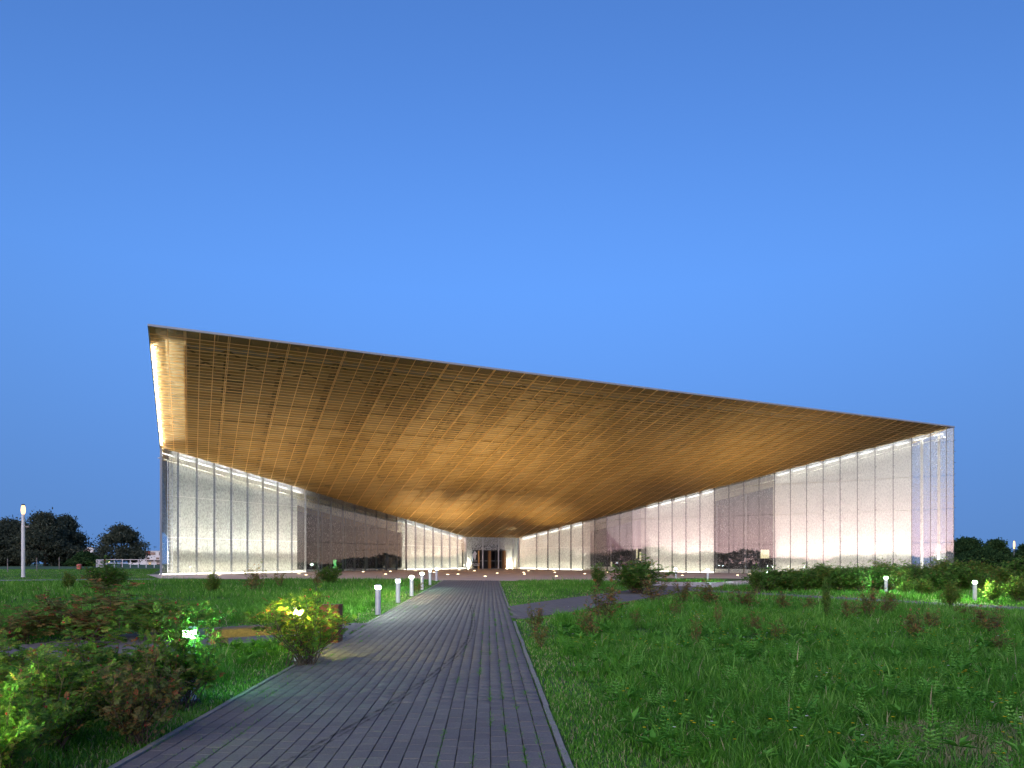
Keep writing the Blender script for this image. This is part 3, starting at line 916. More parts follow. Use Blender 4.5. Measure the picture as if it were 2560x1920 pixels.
# things glimpsed through the dark windows
def room_item(pt_, s, d, z, verts_mb, name, mat, par): verts_mb.build(name, mat, par)
p = ptL(20.9, 2.6); zb = G(p.x, p.y)
mb = MB()
mb.tube([(p.x, p.y, zb + 0.25), (p.x + 0.12, p.y, zb + 0.55), (p.x + 0.02, p.y, zb + 0.85), (p.x + 0.18, p.y, zb + 1.15)], [0.22, 0.12, 0.15, 0.10], 7)
mb.tube([(p.x + 0.02, p.y, zb + 0.85), (p.x - 0.12, p.y, zb + 1.15)], [0.10, 0.05], 6)
mb.build('green_lit_figure', 'green', museum)  # no lamp: the green light on the figure is put in as emission
p = ptL(17.6, 2.4); mb = MB(); mb.lathe((p.x, p.y, G(p.x, p.y) + 0.55), [(0.05, 0), (0.16, 0.06), (0.17, 0.2), (0.06, 0.28)], 10); mb.build('green_lit_lamp', 'greenlamp', museum)
p = ptR(18.0, 3.2); q_ = ptR(18.95, 3.2); zb = G(p.x, p.y)
mb = MB(); mb.para((p.x, p.y, zb + 1.75), q_ - p, backR * 0.05, (0, 0, 1.0)); mb.build('lit_display', 'display', museum)
for s, z0, h in ((33.1, 1.3, 1.1), (33.6, 1.6, 1.2), (37.0, 0.3, 0.8), (36.2, 0.9, 0.15)):
    p = ptR(s, 2.2); mb = MB(); mb.para((p.x, p.y, G(p.x, p.y) + z0), eR * 0.22, backR * 0.1, (0, 0, h)); mb.build('lit_display', 'display' if h > 0.5 else 'screen', museum)

# entrance
eE = (ERc - ELc); LE = eE.length; eE.normalize(); backE = V3((-eE.y, eE.x, 0))
def pe(s, d=0.0, z=0.0): p = ELc + eE * s + backE * d; return Vector((p.x, p.y, G(ent_mid.x, ent_mid.y) + z))
HE = ELc.z - G(ent_mid.x, ent_mid.y)
ent = MB(); ent.para(pe(-0.4, -0.15, -0.02), eE * (LE + 0.8), backE * 6.5, (0, 0, 0.03))
entrance = ent.build('entrance', 'plaza', museum)
for s0, s1, z0, z1, mt in ((0.0, 2.30, 2.45, HE, 'fritdense'), (2.34, 4.55, 2.45, HE, 'fritdense'), (4.59, 6.70, 2.45, HE, 'fritdense'), (6.74, LE, 0.05, HE, 'frit'),
                           (0.0, 1.15, 0.05, 2.42, 'frit'), (5.6, 6.7, 0.05, 2.42, 'frit')):
    mb = MB(); mb.quad(pe(s0, 0, z0), pe(s1, 0, z0), pe(s1, 0, z1 - 0.04), pe(s0, 0, z1 - 0.04)); mb.build('glass_pane', mt, entrance)
for s in (0.0, 2.32, 4.57, 6.72, LE):
    mb = MB(); mb.para(pe(s - 0.045, 0.02, 0), eE * 0.09, backE * 0.22, (0, 0, HE - 0.03)); mb.build('mullion', 'alu', entrance)
for s0, s1, z0, z1 in ((0.05, 1.20, 0.0, 2.5), (5.55, LE + 1.0, 0.0, 2.5), (-0.3, LE + 1.0, 3.25, HE + 0.3), (-0.3, 1.2, 2.5, 3.25), (5.5, LE + 1, 2.5, 3.25)):
    mb = MB(); mb.para(pe(s0, 1.1, z0), eE * (s1 - s0), backE * 0.25, (0, 0, z1 - z0)); mb.build('entrance_wall', 'concrete', entrance)
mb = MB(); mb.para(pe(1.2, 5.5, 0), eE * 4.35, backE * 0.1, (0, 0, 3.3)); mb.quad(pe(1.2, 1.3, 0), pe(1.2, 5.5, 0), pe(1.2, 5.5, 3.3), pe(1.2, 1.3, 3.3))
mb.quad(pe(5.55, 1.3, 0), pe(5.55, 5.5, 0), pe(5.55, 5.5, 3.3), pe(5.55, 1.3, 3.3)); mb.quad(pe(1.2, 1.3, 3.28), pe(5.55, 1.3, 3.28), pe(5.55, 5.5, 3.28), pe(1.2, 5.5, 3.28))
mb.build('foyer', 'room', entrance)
for s0, w in ((1.98, 0.13), (3.42, 0.12), (3.62, 0.10), (5.58, 0.36)):
    mb = MB(); mb.para(pe(s0, 0.62, 0.03), eE * w, backE * 0.5, (0, 0, 2.38)); mb.build('door_jamb', 'wood', entrance)
for s0, s1 in ((1.22, 1.96), (2.15, 2.75), (2.78, 3.40), (3.76, 4.5), (4.53, 5.5)):
    dmb = MB()
    for a0, a1, z0, z1 in ((s0, s0 + 0.06, 0.03, 2.4), (s1 - 0.06, s1, 0.03, 2.4), (s0 + 0.06, s1 - 0.06, 0.03, 0.16), (s0 + 0.06, s1 - 0.06, 2.3, 2.4)):
        dmb.para(pe(a0, 0.9, z0), eE * (a1 - a0), backE * 0.06, (0, 0, z1 - z0))
    door = dmb.build('door', 'dark', entrance)
    mb = MB(); mb.bar(pe(s0 + 0.1, 0.84, 1.05), pe(s1 - 0.1, 0.84, 1.05), 0.04, 0.04); mb.build('push_bar', 'alu', door)
for s0, w in ((3.38, 0.42), (5.5, 0.45)):
    mb = MB(); mb.para(pe(s0, 0.5, 2.42), eE * w, backE * 0.5, (0, 0, 0.07)); mb.build('door_header', 'dark', entrance)
# logo: a pale diamond with a cross cut out of its corner, and lettering under it
mb = MB()
c = pe(1.17, -0.02, 1.75)
def dpt(x, z): return c + eE * x + Vector((0, 0, z))
mb.add([dpt(0, 0.62), dpt(-0.42, 0.0), dpt(0, -0.62), dpt(0.10, -0.45), dpt(0.16, -0.15), dpt(0.12, 0.02), dpt(0.22, 0.12), dpt(0.30, 0.22)],
       [(0, 1, 2, 3, 4, 5, 6, 7)])
mb.build('logo', 'signblue', entrance)
mb = MB()
mb.bar(dpt(0.16, -0.12) - backE * 0.01, dpt(0.34, 0.08) - backE * 0.01, 0.02, 0.06); mb.bar(dpt(0.34, -0.12) - backE * 0.014, dpt(0.16, 0.08) - backE * 0.014, 0.02, 0.06)
mb.build('logo_cross', 'dark', entrance)
def text_on(s, z, txt, size, mat, name):
    cu = bpy.data.curves.new(name, 'FONT'); cu.body = txt; cu.size = size; cu.extrude = 0.002
    o = bpy.data.objects.new(name, cu); COL.objects.link(o)
    dg = bpy.context.evaluated_depsgraph_get(); me = bpy.data.meshes.new_from_object(o.evaluated_get(dg)); bpy.data.objects.remove(o)
    me.materials.clear(); me.materials.append(M[mat])
    t = inst(name, me, pe(s, -0.03, z), entrance)
    t.rotation_euler = Matrix((eE, Vector((0, 0, 1)), -backE)).transposed().to_euler()
text_on(0.82, 0.55, 'MUSEUM', 0.27, 'signblue', 'sign_lettering')
mb = MB(); mb.para(pe(0.95, -0.035, 0.42), eE * 0.85, backE * 0.004, (0, 0, 0.055)); mb.build('sign_line', 'signblue', entrance)
mb = MB(); mb.quad(pe(1.3, 2.0, 0.95), pe(1.72, 2.0, 0.95), pe(1.72, 2.0, 1.35), pe(1.55, 2.0, 1.72)); mb.build('lit_screen', 'screen', entrance)
for s in (0.55, 6.1, 6.95):
    mb = MB(); mb.lathe(pe(s, 0.75, 0.03), [(0.09, 0), (0.09, 0.05)], 12); lo = mb.build('wall_uplight', 'ledwarm', entrance)
    area_light('wall_uplight_glow', pe(s, 0.7, 0.12), Vector((0, 0, 1)) + backE * 0.55, 0.2, 0.2, 9.0, (1.0, 0.95, 0.8), 110, lo, eE)

# ------------------------------------------------------------------ lamps on the plaza and along the paths
def ordinal(n):
    w = ['first', 'second', 'third', 'fourth', 'fifth', 'sixth', 'seventh', 'eighth', 'ninth', 'tenth', 'eleventh', 'twelfth', 'thirteenth', 'fourteenth',
         'fifteenth', 'sixteenth', 'seventeenth', 'eighteenth', 'nineteenth', 'twentieth', 'twenty-first', 'twenty-second', 'twenty-third', 'twenty-fourth', 'twenty-fifth', 'twenty-sixth',
         'twenty-seventh', 'twenty-eighth', 'twenty-ninth', 'thirtieth'] + ['thirty-' + a for a in 'first second third fourth fifth sixth seventh eighth ninth'.split()] + ['fortieth'] + ['forty-' + a for a in 'first second third fourth fifth sixth seventh eighth ninth'.split()]
    return w[n]
GL = [(1309, 1431.5), (1119.5, 1437), (1243, 1433.5), (1186, 1427.5), (1145, 1436), (1213, 1441.5), (1311, 1436), (1321, 1427.5), (1384, 1426), (1387, 1431.5), (1391, 1441),
      (1462, 1435), (1095, 1426.5), (1039, 1427.5), (976, 1429), (908, 1430), (747, 1435), (765, 1438), (548, 1438), (1706, 1439), (1844, 1438.5), (1874, 1435.5), (1974, 1443),
      (1520, 1431), (1531, 1429.5), (1085, 1431.5), (1148, 1425.2), (964, 1436)]
GL.sort()
gl_proto = None
for i, (u, v) in enumerate(GL):
    P = at(u, v)
    if gl_proto is None:
        mb = MB(); mb.lathe((0, 0, 0), [(0.18, 0.0), (0.18, 0.012), (0.165, 0.018), (0.135, 0.018)], 20); ra = mb.build('trim_ring', 'alu')
        mb = MB(); mb.lathe((0, 0, 0), [(0.132, 0.0), (0.132, 0.02), (0.09, 0.045), (0.03, 0.052)], 20); la = mb.build('lens', 'lens')
        sp = bpy.data.lights.new('uplight_beam', 'SPOT'); sp.spot_size = R(78); sp.spot_blend = 1.0; sp.energy = 190; sp.color = (1.0, 0.77, 0.43); sp.shadow_soft_size = 0.08
        gl_proto = (ra.data, la.data, sp); bpy.data.objects.remove(ra); bpy.data.objects.remove(la)
    t = thing('ground_light', 'round warm light set flush in the plaza, %s of them from the left' % ordinal(i), 'ground light', (P.x, P.y, P.z + 0.004), 'uplights set into the plaza')
    inst('trim_ring', gl_proto[0], P + Vector((0, 0, 0.004)), t); inst('lens', gl_proto[1], P + Vector((0, 0, 0.004)), t)
    hc = sof_z(P.x, P.y) - P.z
    lt = gl_proto[2].copy(); lt.energy = (7.0 if hc < 7.5 else 1.0 if hc < 10 else 2.2) * hc ** 1.9; lt.spot_size = R(78 if hc < 7.5 else 100)
    s = inst('uplight_beam', lt, P + Vector((0, 0, 0.10)), t, (R(180), 0, 0))

def bollard_meshes():
    r_ = {}
    mb = MB(); mb.lathe((0, 0, 0), [(0.083, -0.1), (0.083, 0.80), (0.075, 0.805), (0.06, 0.81)], 24); r_['post'] = mb
    mb = MB(); mb.lathe((0, 0, 0), [(0.082, 0.895), (0.083, 0.90), (0.083, 0.935), (0.078, 0.94)], 24); r_['cap'] = mb
    mb = MB(); mb.lathe((0, 0, 0), [(0.078, 0.812), (0.078, 0.892)], 24); r_['lamp'] = mb
    mb = MB(); mb.lathe((0, 0, 0), [(0.125, -0.02), (0.125, 0.014), (0.1, 0.02)], 20); r_['base_plate'] = mb
    return r_
bm_ = bollard_meshes()
bmeshes = {}
for k_, mt in (('post', 'alu'), ('cap', 'alu'), ('base_plate', 'dark')):
    o = bm_[k_].build(k_, mt, smooth=False); bmeshes[k_] = o.data; bpy.data.objects.remove(o)
BOL = [
    ((945, 1538), (0.80, 1.0, 0.84), 190.0, 'lit aluminium bollard nearest the paved side path on the left'),
    ((995, 1508), (0.86, 1.0, 0.72), 220.0, 'lit aluminium bollard second in the row left of the path'),
    ((1029, 1491), (1.0, 0.82, 0.45), 234.0, 'lit bollard with warm yellow lamp, third in the left row'),
    ((1055, 1475), (0.50, 1.0, 0.66), 180.0, 'lit bollard with greenish lamp, fourth in the left row'),
    ((1075, 1463), (0.7, 0.9, 1.0), 1.3, 'unlit aluminium bollard near the plaza, fifth in the left row'),
    ((1091, 1453), (0.8, 0.95, 1.0), 22.5, 'faintly lit bollard at the plaza edge, last of the left row'),
    ((473, 1752), (0.30, 1.0, 0.50), 70.0, 'green lit bollard half hidden in the near left rose bushes'),
    ((745, 1654), (1.0, 0.92, 0.16), 210.0, 'bollard glowing yellow inside the rose bush by the bench'),
    ((1689, 1447), (0.8, 1.0, 0.95), 27.0, 'faintly lit bollard at left end of the small grass island'),
    ((1769, 1454), (0.65, 1.0, 0.92), 126.0, 'lit bollard standing on the front of the small grass island'),
    ((1917, 1462), (0.65, 1.0, 0.92), 27.0, 'bollard hidden behind the green shrub right of the grass island'),
    ((2215, 1485), (0.55, 1.0, 0.80), 306.0, 'lit bollard beside the thin right path, farther of the two'),
    ((2437, 1503), (0.72, 1.0, 0.55), 414.0, 'lit bollard at far right on bright green grass'),
    ((-190, 1990), (0.62, 1.0, 0.25), 120.0, 'lit bollard among the bushes beside the path in the left corner'),
]
def lampmat(name, col, s): return emat(name, col, s)
BPOS = []
for i, ((u, v), col, st, lab) in enumerate(BOL):
    P = at(u, v)
    if u < 0: P = Vector((-4.15, 4.55, G(-4.15, 4.55)))
    BPOS.append(P)
    t = thing('bollard', lab, 'bollard light', P, 'bollard lights along the paths')
    for k_ in ('post', 'cap', 'base_plate'): inst(k_, bmeshes[k_], P, t)
    for mb_ in (bm_['lamp'],):
        m2 = MB(); m2.v = [(a + P.x, b + P.y, c + P.z) for a, b, c in mb_.v]; m2.f = list(mb_.f)
        m2.build('lamp', lampmat('bollard_lamp', col, st), t)

# tall column lamps
def column_lamp(P, h, lab, col, st, lamp_h):
    t = thing('column_lamp', lab, 'street lamp', P, 'tall column lamps')
    mb = MB(); mb.lathe(P, [(0.13, -0.1), (0.13, 0.05), (0.115, 0.06), (0.11, h - lamp_h - 0.75), (0.10, h - lamp_h - 0.74), (0.10, h - lamp_h)], 20); mb.build('post', 'render', t, False)
    mb = MB(); mb.lathe(P + Vector((0, 0, h - lamp_h)), [(0.09, 0.005), (0.125, lamp_h * 0.18), (0.145, lamp_h * 0.45), (0.125, lamp_h * 0.8), (0.09, lamp_h)], 20); mb.build('lamp', lampmat('column_lamp_glow', col, st), t)
    mb = MB(); mb.lathe(P + Vector((0, 0, h)), [(0.11, 0.003), (0.115, 0.02), (0.115, 0.06), (0.05, 0.09)], 20); mb.build('cap', 'dark', t)
    return t
P = at(58, 1443)
cl = column_lamp(P, 5.0, 'tall pale column lamp with warm light standing on the left lawn', (1.0, 0.62, 0.30), 0.32, 0.62)
mb = MB(); mb.bar(P + Vector((0.1, 0, 3.55)), P + Vector((0.32, -0.05, 3.52)), 0.05, 0.05); mb.box(P + Vector((0.36, -0.06, 3.47)), 0.2, 0.1, 0.1); mb.build('camera_bracket', 'kerb', cl)
P = Vector((84.6, 118.0, G(84.6, 118.0)))
column_lamp(P, 5.0, 'tall column lamp with orange light at the right edge beyond the hedge', (1.0, 0.58, 0.26), 0.4, 1.3)

# ------------------------------------------------------------------ bench, litter bin
pB0, pB1 = Vector((-5.62, 12.95, 0)), Vector((-4.05, 14.2, 0))
bz = G(-5, 13.5)
bench = thing('timber_bench', 'long solid timber beam bench beside the left side path', 'bench', ((pB0.x + pB1.x) / 2, (pB0.y + pB1.y) / 2, bz))
d = (pB1 - pB0); Lb = d.length; d.normalize(); nb = Vector((-d.y, d.x, 0))
mb = MB()
for k in range(3):
    o_ = pB0 + nb * (-0.21 + k * 0.142); o_.z = bz + 0.30
    c_ = 0.012
    a_ = [(0, 0.0), (0, 0.16 - c_), (c_, 0.16), (0.137 - c_, 0.16), (0.137, 0.16 - c_), (0.137, 0.0)]
    vs_ = [o_ + nb * x_ + Vector((0, 0, z_)) for x_, z_ in a_] + [o_ + d * Lb + nb * x_ + Vector((0, 0, z_)) for x_, z_ in a_]
    fs = [(i, (i + 1) % 6, 6 + (i + 1) % 6, 6 + i) for i in range(6)] + [tuple(range(5, -1, -1)), tuple(range(6, 12))]
    b_ = MB(); b_.add(vs_, fs); b_.build('beam', 'timber', bench)
for s in (0.25, Lb - 0.25):
    mb = MB(); c = pB0 + d * s; mb.para((c - d * 0.06 - nb * 0.17) + Vector((0, 0, bz - 0.05)), d * 0.12, nb * 0.34, (0, 0, 0.348)); mb.build('leg', 'dark', bench)
Pn = at(828, 1606)
bin_ = thing('litter_bin', 'rusty brown steel litter bin beside the yellow lit bush', 'litter bin', Pn)
mb = MB()
for k in range(4):
    a = math.pi / 2 * k
    c = Pn + Vector((math.cos(a) * 0.19, math.sin(a) * 0.19, 0.0)); mb.box((c.x, c.y, Pn.z - 0.02), 0.012 if k % 2 == 0 else 0.392, 0.392 if k % 2 == 0 else 0.012, 0.80, 0)
mb.build('body', 'corten', bin_)
mb = MB(); mb.box((Pn.x, Pn.y, Pn.z + 0.785), 0.41, 0.41, 0.02); mb.build('lid', 'corten', bin_)
mb = MB(); mb.lathe((Pn.x, Pn.y, Pn.z + 0.806), [(0.12, 0), (0.12, 0.006)], 16); mb.build('opening', 'dark', bin_)

# ------------------------------------------------------------------ things in the left distance
P = at(198, 1423.5)
t = thing('red_bin', 'small red bin with a domed lid on the far left lawn', 'bin', P)
mb = MB(); mb.lathe(P, [(0.19, 0), (0.21, 0.02), (0.23, 0.40), (0.22, 0.41)], 16); mb.build('body', 'redbin', t)
mb = MB(); mb.lathe(P + Vector((0, 0, 0.415)), [(0.25, 0), (0.25, 0.03), (0.17, 0.10), (0.05, 0.13)], 16); mb.build('lid', 'redbin', t)
for i, (u, v, h) in enumerate(((19, 1430.5, 1.15), (92, 1427.5, 1.2), (148, 1423.5, 1.2))):
    P = at(u, v)
    t = thing('fence_post', ('leftmost of three thin pale posts on the far left lawn', 'middle of three thin pale posts on the far left lawn', 'rightmost of three thin pale posts on the far left lawn')[i], 'post', P, 'pale posts on the left lawn')
    mb = MB(); mb.lathe(P, [(0.035, -0.1), (0.035, h - 0.02), (0.02, h)], 8); mb.build('post', 'kerb', t)
    mb = MB(); mb.lathe(P + Vector((0, 0, h * 0.7)), [(0.045, 0), (0.045, 0.05)], 8); mb.build('band', 'dark', t)
def zgnd(x, y): return Vector((x, y, G(x, y)))
Q = [((u - CX) / FPX * 86, 86) for u in (266, 405)]
t = thing('railing', 'pale metal railing across the far left lawn', 'railing', zgnd(*Q[0]))
x0, x1 = Q[0][0], Q[1][0]
mb = MB()
for z in (0.98, 0.55): mb.bar(zgnd(x0, 86) + Vector((0, 0, z)), zgnd(x1 + 1.0, 86) + Vector((0, 0, z)), 0.05, 0.05)
mb.build('rail', 'alu', t)
n_ = 9
for k in range(n_):
    x = x0 + (x1 + 1 - x0) * k / (n_ - 1); mb = MB(); mb.box(zgnd(x, 86), 0.06, 0.06, 1.0); mb.build('post', 'alu', t)
t2 = thing('railing', 'short close-set railing turning away at the left end of the long one', 'railing', zgnd((242 - CX) / FPX * 92, 92))
xa, xb = (241 - CX) / FPX * 92, (258 - CX) / FPX * 87
mb = MB(); a = zgnd(xa, 92); b = zgnd(xb, 87); mb.bar(a + Vector((0, 0, 1.0)), b + Vector((0, 0, 1.0)), 0.05, 0.05); mb.build('rail', 'alu', t2)
for k in range(7):
    mb = MB(); mb.box(a.lerp(b, k / 6), 0.06, 0.06, 0.99); mb.build('post', 'alu', t2)

def far_house(name, lab, u0, u1, vtop, D, depth, rows, extra):
    x0, x1 = (u0 - CX) / FPX * D, (u1 - CX) / FPX * D
    z0 = G((x0 + x1) / 2, D); zt = CAMH + (HY - vtop) / FPX * D
    t = thing(name, lab, 'building', ((x0 + x1) / 2, D, z0))
    mb = MB(); mb.para((x0, D, z0 - 0.5), (x1 - x0, 0, 0), (0, depth, 0), (0, 0, zt - z0 + 0.5)); w = mb.build('wall', 'render', t)
    mb = MB(); mb.para((x0 - 0.15, D - 0.15, zt), (x1 - x0 + 0.3, 0, 0), (0, depth + 0.3, 0), (0, 0, 0.22)); mb.build('roof', 'roof', t)
    for (ua, ub, va, vb, mt) in rows:
        xa, xb = (ua - CX) / FPX * D, (ub - CX) / FPX * D; za, zb = CAMH + (HY - vb) / FPX * D, CAMH + (HY - va) / FPX * D
        mb = MB(); mb.para((xa - 0.1, D - 0.06, za - 0.1), (xb - xa + 0.2, 0, 0), (0, 0.1, 0), (0, 0, zb - za + 0.2)); f_ = mb.build('window', 'dark', t)
        mb = MB(); mb.para((xa, D - 0.075, za), (xb - xa, 0, 0), (0, 0.1, 0), (0, 0, zb - za)); mb.build('pane', mt, f_)
    for (ua, ub, va, vb, mt, dd) in extra:
        xa, xb = (ua - CX) / FPX * D, (ub - CX) / FPX * D; za, zb = CAMH + (HY - vb) / FPX * D, CAMH + (HY - va) / FPX * D
        mb = MB(); mb.para((xa, D - dd, za), (xb - xa, 0, 0), (0, dd - 0.01, 0), (0, 0, zb - za)); mb.build('balcony' if mt == 'dark' else 'cladding', mt, t)
    return t
far_house('apartment_house', 'white flat-roofed house with one lit window between the left trees', 188, 234, 1369, 350, 12,
          [(205, 212, 1373.5, 1379, 'glassdark'), (216, 224, 1373.5, 1379, 'glassdark'), (216.5, 224, 1385, 1391, 'winlit'), (205, 212, 1385, 1391, 'glassdark')], [])
far_house('apartment_house', 'white terraced house with red cladding beside the museum left corner', 322, 420, 1378, 320, 12,
          [(367, 373, 1394, 1400, 'glassdark'), (391, 398, 1394, 1400, 'glassdark'), (372, 377, 1406, 1411, 'winlit'), (376, 388, 1381, 1387, 'glassdark'), (398, 401, 1381, 1388, 'glassdark'), (392, 400, 1405, 1412, 'glassdark')],
          [(357, 375, 1377.5, 1388, 'brick', 0.3), (366, 384, 1399, 1403, 'dark', 1.2), (389.5, 405, 1399, 1403, 'dark', 1.2)])
for i, (u, v, lab) in enumerate(((251, 1402.5, 'small warm street light in the gap left of the lone tree'), (272, 1405.5, 'small warm street light under the lone tree'))):
    D = 150; x = (u - CX) / FPX * D; z0 = G(x, D); zt = CAMH + (HY - v) / FPX * D
    t = thing('far_street_light', lab, 'street lamp', (x, D, z0), 'distant street lights')
    mb = MB(); mb.lathe((x, D, z0), [(0.05, 0), (0.04, zt - z0)], 8); mb.build('post', 'dark', t)
    mb = MB(); mb.lathe((x, D, zt + 0.002), [(0.08, 0), (0.16, 0.08), (0.16, 0.2), (0.05, 0.28)], 10); mb.build('lamp', lampmat('far_lamp', (1, 0.8, 0.4), 1.0), t)

# ------------------------------------------------------------------ vegetation generators
def leaf_tris(C, D_, Nn, L_, W_, droop=0.25):
    """leaflets as folded diamonds: base, two sides, tip -> 4 verts, 2 tris"""
    n = len(C)
    Sd = np.cross(D_, Nn); Sd /= np.linalg.norm(Sd, axis=1, keepdims=True) + 1e-9
    L_ = np.asarray(L_)[:, None]; W_ = np.asarray(W_)[:, None]
    tip = C + D_ * L_ - Nn * L_ * droop
    midp = C + D_ * L_ * 0.45
    a = midp + Sd * W_ / 2 + Nn * W_ * 0.15; b = midp - Sd * W_ / 2 + Nn * W_ * 0.15
    V = np.stack([C, a, tip, b], 1).reshape(-1, 3)
    k = np.arange(n)[:, None] * 4
    T = np.concatenate([k + [[0, 1, 2]], k + [[0, 2, 3]]], 1).reshape(-1, 3)
    return V, T

def unit(v): return v / (np.linalg.norm(v, axis=1, keepdims=True) + 1e-9)

def bush_data(seed, nstem, leaves_per, leafL, leaflets, upright=0.5, h=1.0, r_=0.6):
    """normalised rose-like shrub about h tall and r_ in radius; returns stems MB, foliage arrays, hip spots"""
    rg = np.random.default_rng(seed); rd = random.Random(seed)
    stems = MB(); C, D_ = [], []; tips = []
    for s in range(nstem):
        az = rd.uniform(0, 2 * math.pi); rad = r_ * math.sqrt(rd.random()); hh = h * (1 - 0.45 * (rad / r_) ** 2) * rd.uniform(0.62, 1.08)
        p0 = Vector((rd.gauss(0, 0.12 * r_), rd.gauss(0, 0.12 * r_), 0))
        p3 = Vector((math.cos(az) * rad, math.sin(az) * rad, hh))
        bow = Vector((math.cos(az), math.sin(az), 0)) * rad * rd.uniform(-0.05, 0.25)
        pts = []
        for k in range(5):
            t = k / 4
            p = p0.lerp(p3, t ** (1.0)) ; p.z = p0.z + (p3.z - p0.z) * (t ** (0.85)); p += bow * math.sin(math.pi * t) + Vector((rd.gauss(0, .015), rd.gauss(0, .015), 0)) * h
            pts.append(p)
        w = 0.007 * h
        stems.tube(pts, [w, w * 0.85, w * 0.7, w * 0.5, w * 0.25], 3)
        twigs = [pts]
        for b in range(rd.randint(2, 4)):
            i = rd.randint(1, 3); q0 = pts[i].lerp(pts[i + 1], rd.random())
            dirv = Vector((rd.gauss(0, 1), rd.gauss(0, 1), rd.uniform(0.1, 0.9 + upright))).normalized()
            q1 = q0 + dirv * rd.uniform(0.15, 0.36) * h
            if q1.z < 0.05: q1.z = 0.05
            stems.tube([q0, q0.lerp(q1, 0.5) + Vector((0, 0, 0.012)), q1], [w * 0.5, w * 0.4, w * 0.15], 3); twigs.append([q0, q0.lerp(q1, 0.5), q1])
        for tw in twigs:
            lo = 0.16 if tw is pts else 0.1
            m = leaves_per if tw is not pts else int(leaves_per * 1.35)
            for k in range(m):
                t = lo + (1 - lo) * (k + rd.random()) / m
                f_ = t * (len(tw) - 1); i = min(int(f_), len(tw) - 2); c = tw[i].lerp(tw[i + 1], f_ - i)
                out_ = Vector((rd.gauss(0, 1), rd.gauss(0, 1), rd.uniform(-0.3, 0.8))).normalized()
                C.append(c); D_.append(out_)
            tips.append(tw[-1])
    C = np.array(C); D_ = np.array(D_)
    n = len(C); Ln = leafL * rg.uniform(0.7, 1.25, n)
    up = np.tile([0, 0, 1.0], (n, 1)) + rg.normal(0, 0.35, (n, 3)); Nn = unit(up - D_ * np.sum(up * D_, 1, keepdims=True))
    Sd = unit(np.cross(D_, Nn))
    VV, TT, RR = [], [], []; base = 0
    lr = np.clip(rg.beta(2.0, 2.0, n) , 0, 1)
    npair = (leaflets - 1) // 2
    for k in range(leaflets):
        if k == leaflets - 1:
            c = C + D_ * Ln[:, None] * 0.72; d = D_; l = Ln * 0.42
        else:
            pr_, sgn = k // 2, (1 if k % 2 else -1)
            c = C + D_ * (Ln * (0.25 + 0.5 * (pr_ + 0.5) / max(npair, 1)))[:, None]
            d = unit(D_ * 0.55 + Sd * sgn); l = Ln * 0.38
        V, T = leaf_tris(c, d, Nn, l, l * 0.56); VV.append(V); TT.append(T + base); base += len(V)
        RR.append(np.repeat(np.clip(lr + rg.normal(0, 0.07, n), 0, 1), 4))
    return stems, np.concatenate(VV), np.concatenate(TT), np.concatenate(RR), tips

BUSH = {}
def bush_proto(key, seed, nstem, lp, leafL, leaflets, mat, upright, hips, flowers, h=1.0, r_=0.6):
    stems, V, T, RR, tips = bush_data(seed, nstem, lp, leafL, leaflets, upright, h, r_)
    ms = stems.build('stems', 'twig'); mf = npmesh('foliage', V, T, mat, RR)
    d = {'stems': ms.data, 'foliage': mf.data}
    rd = random.Random(seed + 1)
    for nm, cnt, mt, sz in (('hips', hips, 'hip', 0.011), ('flowers', flowers, 'petal', 0.03)):
        if cnt:
            mb = MB()
            for t in rd.sample(tips, min(cnt, len(tips))):
                c = t + Vector((rd.gauss(0, .02), rd.gauss(0, .02), rd.gauss(0, .02)))
                if nm == 'hips': mb.lathe(c, [(sz * 0.4, -sz), (sz, -sz * 0.3), (sz, sz * 0.4), (sz * 0.4, sz)], 5)
                else: mb.lathe(c, [(sz * 0.3, 0), (sz, sz * 0.5)], 5)
            o = mb.build(nm, mt); d[nm] = o.data; d[nm].name = nm; bpy.data.objects.remove(o)
    bpy.data.objects.remove(ms); bpy.data.objects.remove(mf)
    BUSH[key] = d

# near shrubs (finest leaves), mid and far ones
bush_proto('near_olive', 11, 34, 10, 0.105, 7, 'olive', 0.4, 22, 0, 1.0, 0.62)
bush_proto('near_russet', 12, 30, 9, 0.105, 7, 'russet', 0.4, 30, 0, 1.0, 0.66)
bush_proto('near_green', 13, 36, 11, 0.105, 7, 'olive', 0.5, 20, 0, 1.0, 0.60)
bush_proto('mid_olive', 21, 38, 10, 0.08, 7, 'olive', 0.5, 22, 0, 1.0, 0.55)
bush_proto('mid_russet', 22, 16, 6, 0.095, 7, 'russet', 0.9, 25, 0, 1.0, 0.50)
bush_proto('mid_russet2', 23, 11, 6, 0.10, 7, 'russet', 0.9, 20, 0, 1.0, 0.38)
bush_proto('far_green', 31, 46, 10, 0.12, 5, 'rose', 0.5, 25, 0, 1.0, 0.62)
bush_proto('far_green2', 32, 42, 10, 0.13, 5, 'rose', 0.8, 12, 0, 1.0, 0.55)
bush_proto('far_olive', 33, 40, 9, 0.13, 5, 'olive', 0.6, 30, 0, 1.0, 0.58)
bush_proto('flower', 34, 48, 11, 0.10, 5, 'rose', 0.4, 12, 10, 1.0, 0.66)
RAD = dict(near_olive=.62, near_russet=.66, near_green=.60, mid_olive=.55, mid_russet=.50, mid_russet2=.38, far_green=.62, far_green2=.55, far_olive=.58, flower=.66)

